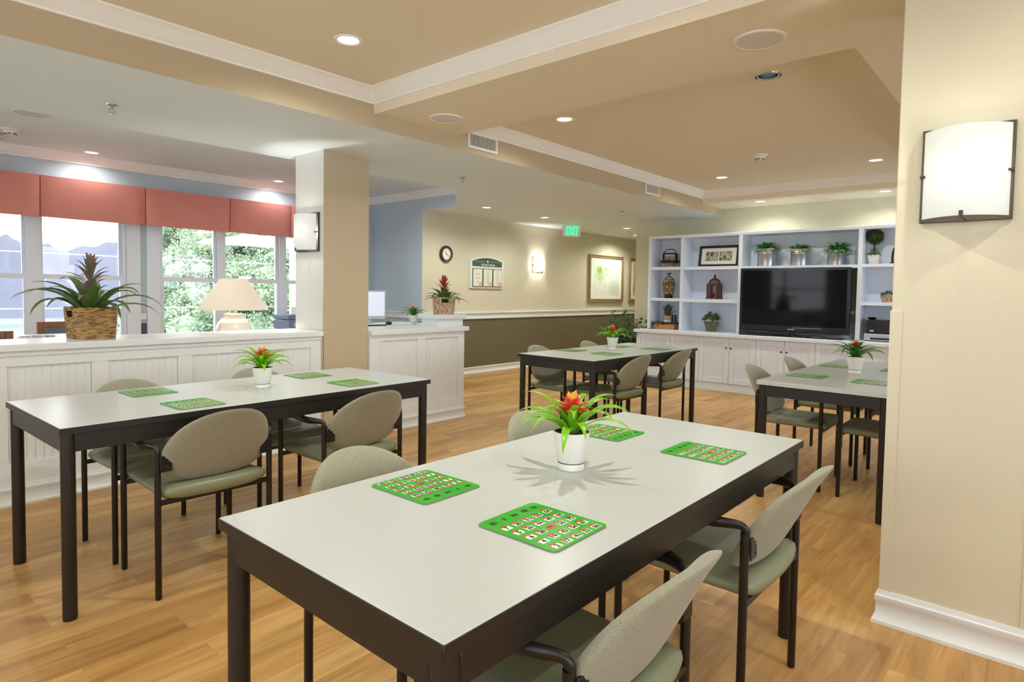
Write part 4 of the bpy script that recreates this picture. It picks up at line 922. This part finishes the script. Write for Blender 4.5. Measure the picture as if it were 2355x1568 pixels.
for k, (y, l) in enumerate(((2.12, 'black remote control beside the television stand'), (1.93, 'black game controller box by the bookcase upright'))):
    t = thing('remote_control', l, 'remote control', (8.02, y, .757), R(90-8+k*16), 'black remotes under the television')
    b = MB(); b.box(-.085, -.022, 0, .085, .022, .02+.012*k); b.build('body', M_dark, t, bevel=.005)
    b = MB()
    for i in range(8):
        for j in range(3): b.box(-.07+i*.018, -.014+j*.011, .02+.012*k, -.06+i*.018, -.008+j*.011, .022+.012*k)
    b.build('button', M_silver, t)
rnd = random.Random(2); pts = []
for i in range(14): pts.append((8.06+.05*rnd.uniform(-1, 1), 2.62-.035*i+.05*rnd.uniform(-1, 1), .766+.03*rnd.random()*(1 if 0 < i < 13 else 0)))
b = MB(); b.tube(smoothpath(pts, 6), .0035, 6)
tag(b.build('power_cable', M_dark), 'tangled black cable behind the television stand', 'cable')
b = MB(); b.tube([(8.05+.035*cos(a*pi/8), 1.73+.05*sin(a*pi/8), .761) for a in range(16)], .003, 6, closed=True); tag(b.build('cable_loop', M_dark), 'small loop of black cable at the upright beside the disc player', 'cable')
# shelf things
t = thing('cake_stand', 'glass domed cake stand with a wire handle on the top shelf', 'cake stand', (8.33, 4.232, 1.657))
b = MB(); b.lathe([(.07, 0), (.068, .006), (.062, .05), (.066, .062)], n=28); b.build('foot', M_terra, t)
b = MB(); b.lathe([(.12, .062), (.138, .066), (.142, .09), (.136, .094), (.001, .094)], n=36); b.build('plate', M_iron, t)
b = MB(); b.lathe([(.108, .095), (.108, .195), (.1, .203), (.001, .205)], n=36); b.build('glass_dome', M_glass, t)
b = MB(); b.tube([(.108*cos(k*pi/18), .108*sin(k*pi/18), .2) for k in range(36)], .0035, 6, closed=True)
b.tube(smoothpath([(0, -.095, .203), (0, -.085, .225), (0, -.06, .252), (0, 0, .262), (0, .06, .252), (0, .085, .225), (0, .095, .203)], 5), .006, 8); b.build('handle', M_iron, t)
rnd = random.Random(5); 
for k in range(5):
    b = MB(); a = k*1.3; b.lathe([(.001, 0), (.028, .006), (.03, .03), (.018, .058), (.001, .064)], (8.33+.06*cos(a)*(k > 0), 4.232+.06*sin(a)*(k > 0), 1.657+.095), 14); tag(b.build('decorative_cone', M_terra), 'brown seed cone under the glass cake dome', 'seed cone', 'seed cones under the cake dome')
t = thing('framed_picture', 'dark framed pair of branch prints leaning on the bookcase shelf', 'picture', (8.39, 3.535, 1.657)); t.rotation_euler = (0, R(9), 0)
b = MB(); 
for (a0, c0, a1, c1) in ((-.285, 0, .285, .035), (-.285, .265, .285, .3), (-.285, .035, -.25, .265), (.25, .035, .285, .265)): b.box(-.012, a0, c0, .012, a1, c1)
b.build('frame', M_dark, t, bevel=.003)
b = MB(); b.box(-.003, -.25, .035, .01, .25, .265); b.build('mat_board', M_mat, t)
M_branch = bpy.data.materials.new('branch_print'); M_branch.use_nodes = True; n_ = M_branch.node_tree; b_ = n_.nodes['Principled BSDF']; t_ = n_.nodes.new('ShaderNodeTexCoord'); z_ = n_.nodes.new('ShaderNodeTexNoise'); z_.inputs['Scale'].default_value = 22; z_.inputs['Detail'].default_value = 5; z_.inputs['Distortion'].default_value = 2
r_ = n_.nodes.new('ShaderNodeValToRGB'); r_.color_ramp.elements[0].position = .42; r_.color_ramp.elements[0].color = lin((84, 76, 60)); r_.color_ramp.elements[1].position = .5; r_.color_ramp.elements[1].color = lin((196, 202, 160)); n_.links.new(t_.outputs['Object'], z_.inputs[0]); n_.links.new(z_.outputs[0], r_.inputs[0]); n_.links.new(r_.outputs[0], b_.inputs['Base Color'])
for s_ in (-1, 1):
    b = MB(); b.box(-.005, s_*.098-.086, .088, -.0025, s_*.098+.086, .212); q = b.build('print_border', M_ink, t); b = MB(); b.box(-.0056, s_*.098-.08, .094, -.0045, s_*.098+.08, .206); b.build('print', M_branch, q)
def tin(y, r, h, label, seed, mL):
    rnd = random.Random(seed); t = thing('tin_planter', label, 'planter', (8.345, y, 1.65), 0, 'galvanised tins with ferns')
    b = MB(); b.lathe([(r-.004, 0), (r, .003), (r, h*.70), (r+.003, h*.72), (r, h*.74), (r, h*.78), (r+.003, h*.80), (r, h*.82), (r, h), (r-.004, h), (r-.006, h*.9), (.001, h*.9)], n=36); b.build('can', M_tin, t)
    b = MB(); b.lathe([(r+.002, h-.022), (r+.007, h-.012), (r+.006, h+.006), (r-.008, h+.008), (r-.012, h-.004)], n=36); b.v = [(x+.003*sin(9*math.atan2(yy, x)), yy+.003*cos(7*math.atan2(yy, x)), z+.003*sin(5*math.atan2(yy, x))) for x, yy, z in b.v]; b.build('burlap_lining', M_burlap, t)
    b = MB()
    for i in range(110):
        az = rnd.uniform(0, 6.283); rr_ = rnd.uniform(0, r*.8); e = R(rnd.uniform(5, 85)); ll = mL*rnd.uniform(.6, 1.15)
        b.leaf((cos(az)*rr_, sin(az)*rr_, h-.01), az+rnd.uniform(-.5, .5), e, ll, .0115, R(rnd.uniform(60, 130)), 6, .3, .6)
    b.build('fern', M_fern, t)
    return t
tin(2.86, .113, .225, 'galvanised tin with a bushy fern, first in the row above the television', 1, .15); tin(2.447, .108, .205, 'galvanised tin with a short fern, middle of the row above the television', 2, .105); tin(2.022, .10, .18, 'galvanised tin with a spreading fern, beside the topiary upright', 3, .165)
def leafball(b, c, r, n, lw, rnd, sc=(1, 1, 1)):
    for i in range(n):
        z = rnd.uniform(-1, 1); a = rnd.uniform(0, 6.283); q = (1-z*z)**.5; d = Vector((q*cos(a), q*sin(a), z)); p = Vector(c)+Vector((d.x*sc[0], d.y*sc[1], d.z*sc[2]))*r*rnd.uniform(.8, 1.05)
        u = d.orthogonal().normalized(); u.rotate(Matrix.Rotation(rnd.uniform(0, 6.28), 3, d)); d2 = (d+u*rnd.uniform(.2, 1.3)).normalized(); s_ = d2.cross(u).normalized() if d2.cross(u).length > .01 else d.orthogonal().normalized()
        b.add([p-d2*lw*.3, p+s_*lw*.5+d2*lw*.4, p+d2*lw*1.3, p-s_*lw*.5+d2*lw*.4], [(0, 1, 2, 3)])
t = thing('topiary', 'ball topiary tree in a white square pot on the top shelf', 'potted plant', (8.35, 1.615, 1.657))
b = MB(); b.lathe([(.044, 0), (.046, .003), (.063, .105), (.060, .107), (.056, .095), (.001, .095)], n=32, sq=8); b.build('pot', M_pot, t)
b = MB(); b.tube([(0, 0, .09), (.004, .003, .16), (-.003, 0, .25)], .008, 8); b.tube([(.008, 0, .09), (-.005, .004, .17), (.005, 0, .25)], .006, 8); b.build('trunk', M_iron, t)
rnd = random.Random(4); b = MB(); b.ball((0, 0, .325), .07, 16); leafball(b, (0, 0, .325), .082, 620, .017, rnd); b.build('crown', M_topi, t, smooth=False)
b = MB(); leafball(b, (0, 0, .115), .05, 150, .018, rnd, (1.2, 1.2, .6)); leafball(b, (.005, 0, .16), .03, 60, .016, rnd); b.build('ivy', M_succ, t, smooth=False)
t = thing('iron_arch', 'dark curved iron ornament cut off by the pillar on the top shelf', 'ornament', (8.35, 1.36, 1.657))
b = MB(); b.tube(smoothpath([(0, .065, .01), (0, .068, .1), (0, .05, .18), (0, 0, .215), (0, -.05, .18), (0, -.068, .1), (0, -.065, .01)], 6), .013, 10); b.build('arch', M_dark, t)
b = MB(); b.box(-.03, .045, 0, .03, .09, .02); b.box(-.03, -.09, 0, .03, -.045, .02); b.build('foot', M_dark, t, bevel=.003)
t = thing('wire_jar', 'brown wire jar of stones topped by a little bird on the middle shelf', 'jar', (8.34, 4.245, 1.208))
prof = [(.062, .0), (.06, .012), (.066, .05), (.076, .12), (.088, .19), (.09, .215), (.068, .27), (.03, .318), (.001, .325)]
b = MB(); b.lathe([(.07, 0), (.07, .006), (.058, .012), (.062, .045), (.055, .046), (.001, .046)], n=24); b.build('base', M_terra if False else M_iron, t)
b = MB()
for k in range(12):
    a = k*pi/6; b.tube([(r*cos(a), r*sin(a), z) for r, z in prof[2:]], .0022, 5)
for (r, z) in prof[2:8]: b.tube([(r*cos(k*pi/12), r*sin(k*pi/12), z) for k in range(24)], .0022 if z != .215 else .005, 5, closed=True)
b.build('wire_cage', M_iron, t)
b = MB(); b.ball((0, 0, .352), .016, 10, sc=(.8, 1.5, .9)); b.ball((0, -.024, .366), .009, 8); b.tube([(0, .02, .352), (0, .05, .368)], [.006, .002], 6); b.tube([(0, 0, .325), (0, 0, .345)], .003, 6); b.tube([(0, -.031, .366), (0, -.04, .364)], [.003, .001], 6); b.build('bird_finial', M_dark, t)
rnd = random.Random(9); k = 0
for (z, rr_, n) in ((.075, .036, 4), (.118, .044, 4), (.162, .05, 5), (.206, .05, 5), (.25, .022, 3)):
    for i in range(n):
        a = i*2*pi/n+z*20; b = MB(); s_ = rnd.uniform(.024, .028); b.ball((0, 0, 0), s_, 12, sc=(1, 1.2, .9)); q = tag(b.build('round_stone', M_nut), 'tan stone inside the brown wire jar', 'stone', 'stones in the wire jar'); q.location = (8.34+rr_*cos(a), 4.245+rr_*sin(a), 1.208+z); q.rotation_euler = (0, 0, a)
t = thing('bird_cage', 'dark red wooden birdcage with a domed top on the middle shelf', 'birdcage', (8.34, 3.552, 1.205)); g = .070
b = MB(); b.box(-.085, -.085, .008, .085, .085, .026)
for sx in (-1, 1):
    for sy in (-1, 1): b.box(sx*.085-.012*(sx > 0), sy*.085-.012*(sy > 0), 0, sx*.085+.012*(sx < 0), sy*.085+.012*(sy < 0), .01)
b.build('base', M_redwood, t, bevel=.002)
b = MB()
for sx in (-1, 0, 1):
    for sy in (-1, 0, 1):
        if sx or sy: w_ = .009 if sx and sy else .005; b.box(sx*g-w_, sy*g-w_, .026, sx*g+w_, sy*g+w_, .2)
b.box(-g-.01, -g-.01, .185, g+.01, g+.01, .205) if False else None
for sg in (-1, 1): b.box(-g-.01, sg*g-.009, .186, g+.01, sg*g+.009, .215); b.box(sg*g-.009, -g-.01, .186, sg*g+.009, g+.01, .215)
b.build('post', M_redwood, t, bevel=.001, seg=1)
b = MB()
for k in range(12):
    a = k*pi/6; b.tube([(.076*cos(q)*cos(a), .076*cos(q)*sin(a), .213+.075*sin(q)) for q in [i*pi/2/8 for i in range(9)]], .0055, 6)
b.tube([(.076*cos(k*pi/12), .076*sin(k*pi/12), .215) for k in range(24)], .007, 6, closed=True); b.lathe([(.03, .275), (.018, .286), (.012, .30), (.017, .312), (.012, .326), (.006, .334), (.004, .35), (.001, .356)], n=14); b.build('dome', M_redwood, t)
b = MB()
for sg in (-1, 1):
    for k in range(9):
        u = -g+.018+k*.013; b.tube([(u, sg*g, .026), (u, sg*g, .188)], .0012, 5); b.tube([(sg*g, u, .026), (sg*g, u, .188)], .0012, 5)
b.build('bar', M_iron, t)
for k, (dx, dy, r) in enumerate(((-.022, .016, .036), (.018, -.036, .024))):
    b = MB(); b.ball((0, 0, 0), r, 18); q = tag(b.build('decorative_ball', M_redball), ('large red woven ball inside the birdcage', 'smaller red woven ball inside the birdcage')[k], 'ball', 'red balls in the birdcage'); q.location = (8.34+dx, 3.552+dy, 1.205+.026+r)
t = thing('wooden_box', 'caramel wooden box with a dark lid and clasp on the lowest shelf', 'box', (8.345, 4.272, .757), R(4))
b = MB(); b.box(-.11, -.165, 0, .11, .165, .07); b.build('case', M_boxw, t, bevel=.003)
b = MB(); b.box(-.114, -.169, .07, .114, .169, .098); b.build('lid', M_mahog, t, bevel=.004)
b = MB(); b.prism([(-.02, .03), (.02, .03), (.012, .008), (0, -.004), (-.012, .008)], 0, .004); b.v = [(-.1165-z*.5, x, .062+y) for x, y, z in b.v]; b.build('clasp', M_iron, t)
t = thing('spiky_plant', 'dark spiky leaved plant in a tan and white pot on the wooden box', 'potted plant', (8.335, 4.248, .856))
b = MB(); b.lathe([(.048, 0), (.056, .004), (.062, .03), (.0615, .033)], n=28); b.build('saucer', M_pot, t)
b = MB(); b.lathe([(.055, .033), (.061, .036), (.061, .094), (.058, .096), (.055, .088), (.001, .088)], n=28); b.build('pot', M_terra, t)
rnd = random.Random(6); b = MB()
for i in range(34):
    az = rnd.uniform(0, 6.283); rr_ = .04*rnd.random()**.5; b.leaf((cos(az)*rr_, sin(az)*rr_, .087), az, R(rnd.uniform(72, 90)), rnd.uniform(.15, .2), .009, R(rnd.uniform(0, 14)), 5, .5, .8)
for az in (-1.9, -1.5): b.leaf((0, -.02, .088), az, R(40), .16, .006, R(20), 6, .4, .7)
b.build('foliage', M_spiky, t)
t = thing('glass_tumbler', 'pale blue glass beside the spiky plant on the wooden box', 'glass', (8.375, 4.165, .856))
b = MB(); b.lathe([(.036, 0), (.034, .11), (.032, .11), (.033, .006), (.001, .006)], n=24); b.build('tumbler', glass_mat('pale_blue_glass', (196, 212, 232)), t)
t = thing('succulent_plant', 'grey green succulent in a tapered clay pot on the lowest shelf', 'potted plant', (8.34, 3.587, .757), R(20))
b = MB(); b.lathe([(.056, 0), (.058, .004), (.094, .13), (.09, .132), (.085, .12), (.001, .12)], n=32, sq=6); b.build('pot', M_clay, t)
rnd = random.Random(12); b = MB()
for i in range(36):
    az = rnd.uniform(0, 6.283); rr_ = .085*rnd.random()**.5; c0 = (cos(az)*rr_*1.4, sin(az)*rr_*1.4, .135+.10*(1-(rr_/.085)**2)*rnd.uniform(.5, 1.1))
    for k in range(11): b.leaf(c0, k*2.4, R(25+k*5)+rnd.uniform(-.2, .2), .052, .0125, R(20), 4, .5, .6)
for i in range(3): az = 3.5+i*.5; b.leaf((cos(az)*.085, sin(az)*.085, .13), az, R(0), .09, .011, R(110), 6, .4, .8)
b.build('foliage', M_succ, t)
t = thing('basket_of_greens', 'small wicker basket of greenery cut off by the pillar on the shelf', 'basket plant', (8.33, 1.435, 1.212))
b = MB(); pr = []
for j in range(19): z = .08*j/18; pr.append((.075+.35*z*.9+.003*abs(sin(pi*j/2.6)), z))
b.lathe(pr+[(pr[-1][0]-.008, .08), (.06, .03), (.001, .03)], n=40); b.build('basket', M_wick, t, ang=80)
rnd = random.Random(3); b = MB(); leafball(b, (0, 0, .085), .07, 170, .02, rnd, (1.2, 1.2, .55)); b.build('foliage', M_topi, t, smooth=False)
t = thing('receiver', 'black stereo receiver stacked on the silver disc player', 'receiver', (8.32, 1.44, .846))
b = MB(); b.box(-.13, -.20, .006, .15, .20, .155); b.build('case', M_dark, t, bevel=.004)
b = MB(); b.box(-.1325, -.195, .012, -.129, .195, .15); b.build('front_panel', M_bezel, t)
b = MB(); b.box(-.1335, .12, .022, -.1315, .16, .04); b.build('label_plate', M_silver, t)
t = thing('disc_player', 'silver disc player on the worktop under the black receiver', 'disc player', (8.31, 1.44, .757))
b = MB(); b.box(-.14, -.215, .008, .16, .215, .088); b.build('case', M_silver, t, bevel=.004)
b = MB(); b.box(-.1425, -.19, .02, -.139, .15, .042); b.build('display_window', M_bezel, t)
b = MB(); b.box(-.142, -.2, .060, -.1395, .2, .062); b.box(-.142, -.2, .05, -.1395, .2, .051); b.build('tray_groove', M_printer, t)
for sy in (-1, 1): b = MB(); b.box(-.12, sy*.18-.02, 0, .14, sy*.18+.02, .008); b.build('foot', M_dark, t)
t = thing('glass_bowl', 'little dark glass bowl on the black receiver', 'bowl', (8.28, 1.60, 1.001))
b = MB(); b.lathe([(.025, 0), (.04, .012), (.046, .032), (.042, .032), (.035, .016), (.001, .01)], n=26); b.build('bowl', M_bezel, t)
# floor plant by the cabinet end
t = thing('floor_plant', 'bushy green floor plant in the corner at the cabinet end', 'potted plant', (8.30, 4.80, 0))
b = MB(); b.lathe([(.11, 0), (.115, .01), (.15, .26), (.145, .265), (.135, .24), (.001, .24)], n=30); b.build('pot', M_dark, t)
rnd = random.Random(21); b = MB(); b2 = MB()
for i in range(60):
    az = rnd.uniform(0, 6.283); e = R(rnd.uniform(56, 88)); p = Vector((cos(az)*.05, sin(az)*.05, .24)); L_ = rnd.uniform(.4, .78); pts = [p.copy()]; d = Vector((cos(az)*cos(e), sin(az)*cos(e), sin(e)))
    for k in range(8):
        d = (d+Vector((cos(az), sin(az), 0))*.07+Vector((rnd.uniform(-.1, .1), rnd.uniform(-.1, .1), 0))).normalized(); p = p+d*L_/8; pts.append(p.copy())
        if k > 1:
            for q in range(5):
                s_ = Vector((rnd.uniform(-1, 1), rnd.uniform(-1, 1), rnd.uniform(-.3, .8))).normalized(); u = s_.orthogonal().normalized(); c = p+s_*.012; lw = .03
                b2.add([c, c+s_*lw+u*lw*.55, c+s_*lw*2.2, c+s_*lw-u*lw*.55], [(0, 1, 2, 3)])
    b.tube(pts, .003, 5)
b.build('stem', M_iron, t); b2.build('foliage', mat('floor_plant_leaf', (70, 96, 56), .5, trans=.2, var=.3, vscale=15), t, smooth=False)
# ------------------------------------------------------------------ outside
M_hill = mat('scrub_slope', (80, 102, 76), .9, var=.3, vscale=.4)
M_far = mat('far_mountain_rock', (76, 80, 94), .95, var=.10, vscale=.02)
M_valley = mat('valley_fields', (90, 102, 94), .95, var=.2, vscale=.03)
M_crownl = mat('pale_tree_leaf', (112, 138, 116), .8, rgb2=(150, 170, 136), var=.25, vscale=2.5)
M_trunk = mat('tree_bark', (110, 96, 84), .9)
def terrain(name, x0, x1, y0, y1, nx, ny, hf, m_):
    b = MB(); vs = []; 
    for j in range(ny+1):
        for i in range(nx+1):
            x = x0+(x1-x0)*i/nx; y = y0+(y1-y0)*j/ny; vs.append((x, y, hf(x, y)))
    b.add(vs, [(j*(nx+1)+i, j*(nx+1)+i+1, (j+1)*(nx+1)+i+1, (j+1)*(nx+1)+i) for j in range(ny) for i in range(nx)]); return S(name, b, m_, ang=180)
def hillz(x, y):
    side = max(0, min(1, (x-.33*y)/2)); return -8.5-.1*max(0, y-12)*(1-side)+side*(3+max(0, y-13)*.30)
terrain('hill', -5, 75, 10, 82, 40, 36, hillz, M_hill)
terrain('terrain', -400, 900, 60, 640, 30, 20, lambda x, y: -18-.012*(y-60)+3*noise.noise(Vector((x*.01, y*.01, 0))), M_valley)
RIDGE = [(-3, 30), (-.5, 44), (0, 36), (.1, 46), (.148, 38.8), (.1649, 40.8), (.1692, 44), (.1735, 43.1), (.1778, 39.6), (.1822, 39.1), (.1874, 36.3), (.2001, 38.4), (.2107, 36.6), (.214, 38.3), (.2187, 35.4), (.2234, 33.6), (.2257, 31.4), (.2291, 31.1), (.2354, 31.8), (.2428, 34.1), (.2478, 35.9), (.2553, 37.4), (.2655, 36.6), (.2707, 37.7), (.2786, 41.3), (.2839, 42.4), (.2914, 41.9), (.3111, 47), (.5, 60), (1, 50), (3, 30)]
def mount(x, y):
    u = x/y; h = 30
    for (a, p), (c, q) in zip(RIDGE, RIDGE[1:]):
        if a <= u <= c: h = p+(q-p)*(u-a)/(c-a)
    t_ = max(0, min(1, (y-500)/180)); bk = max(0, 1-max(0, y-680)/150)
    rg = 1-.35*abs(noise.noise(Vector((x*.03, y*.008, 3))))*(1-t_)
    return -45+(h+45)*(t_**1.1)*bk*rg
terrain('mountain', -100, 420, 470, 800, 260, 22, mount, M_far); terrain('mountain_range', -700, -100, 470, 800, 60, 12, mount, M_far); terrain('mountain_range', 420, 1500, 470, 800, 60, 12, mount, M_far)
def crown(seed, n):
    rnd = random.Random(seed); b = MB(); bm = bmesh.new(); bmesh.ops.create_icosphere(bm, subdivisions=1, radius=1); iv = [v_.co.copy() for v_ in bm.verts]; ifc = [tuple(v_.index for v_ in f.verts) for f in bm.faces]; bm.free()
    for i in range(n):
        z = rnd.uniform(-.6, 1); a = rnd.uniform(0, 6.283); q = max(.1, 1-z*z)**.5*rnd.uniform(.6, 1); c = Vector((2.1*q*cos(a), 2.1*q*sin(a), 4.2+1.6*z)); r = rnd.uniform(.3, .62)
        b.add([c+Vector((p.x*r*.85, p.y*r*.85, p.z*r*.6)) for p in iv], ifc)
        leafball(b, c, r*1.12, int(430*r/.45), .058, rnd, (1.2, 1.2, .8))
    return b
trees = []
for s_ in range(3):
    t = thing('hillside_tree', 'pale green leafy tree on the slope outside the windows', 'tree', (0, 0, 0), 0, 'leafy trees on the slope outside'); crown(s_, 52).build('crown', M_crownl, t, smooth=False)
    b = MB(); b.tube([(0, 0, -1), (.05, .05, 1.5), (0, 0, 4)], [.16, .13, .08], 8)
    for k in range(5): a = k*1.26; b.tube([(0, 0, 2.0+.2*k), (.7*cos(a), .7*sin(a), 3.2), (1.5*cos(a), 1.5*sin(a), 4.2)], [.07, .05, .03], 6)
    b.build('trunk', M_trunk, t); trees.append(t)
rnd = random.Random(17); spots = []
y = 15.5
while y < 50:
    x = .33*y+2.0
    while x < .72*y+3:
        spots.append((x+rnd.uniform(-.7, .7), y+rnd.uniform(-.8, .8))); x += 3.0+.012*y
    y += 3.3+.02*y
for k in range(14): spots.append(((.10+.017*k)*(17+1.2*(k % 5)), 17+1.2*(k % 5)))
for i, (x, y) in enumerate(spots):
    z = hillz(x, y)+rnd.uniform(-.3, .3); sc_ = rnd.uniform(.85, 1.15)
    if i < 3: o = trees[i]; o.location = (x, y, z); o.rotation_euler = (0, 0, rnd.uniform(0, 6))
    else: o = dup(trees[i % 3], (x, y, z), rnd.uniform(0, 6))
    if x < .3*y: o['label'] = 'pale tree low in the valley outside the windows'; o['group'] = 'valley trees outside'
    o.scale = (sc_, sc_, sc_)
t = thing('neighbour_wing', 'white wing of the building with an eave seen through the end window', 'building', (0, 0, 0))
b = MB(); b.prism([(6.12, 11), (12, 11), (12, 13), (7.25, 13)], -9, 2.12); b.build('wall', M_white, t)
b = MB(); b.box(5.2, 10.75, 2.12, 12.2, 12.6, 2.2); b.build('eave', M_white, t)
b = MB()
for i in range(2):
    for k, (z0, z1) in enumerate(((3.05, 2.9),)): b.tube([(-8+3*j, 14+i*.02, (1.93 if i == 0 else .82)-.10*sin(pi*j/11)*(i == 0)) for j in range(12)], .010, 6)
t = thing('line_insulator', 'stack of pale discs on the power line next to the lamp shade', 'insulator', (6.86, 14.02, .74))
q = MB()
for k in range(3): q.lathe([(.02, .07*k), (.11, .07*k+.01), (.10, .07*k+.035), (.02, .07*k+.05)], n=16)
q.build('disc', M_silver, t)
tag(b.build('power_line', M_silver), 'pair of power lines crossing the view outside the windows', 'power line')
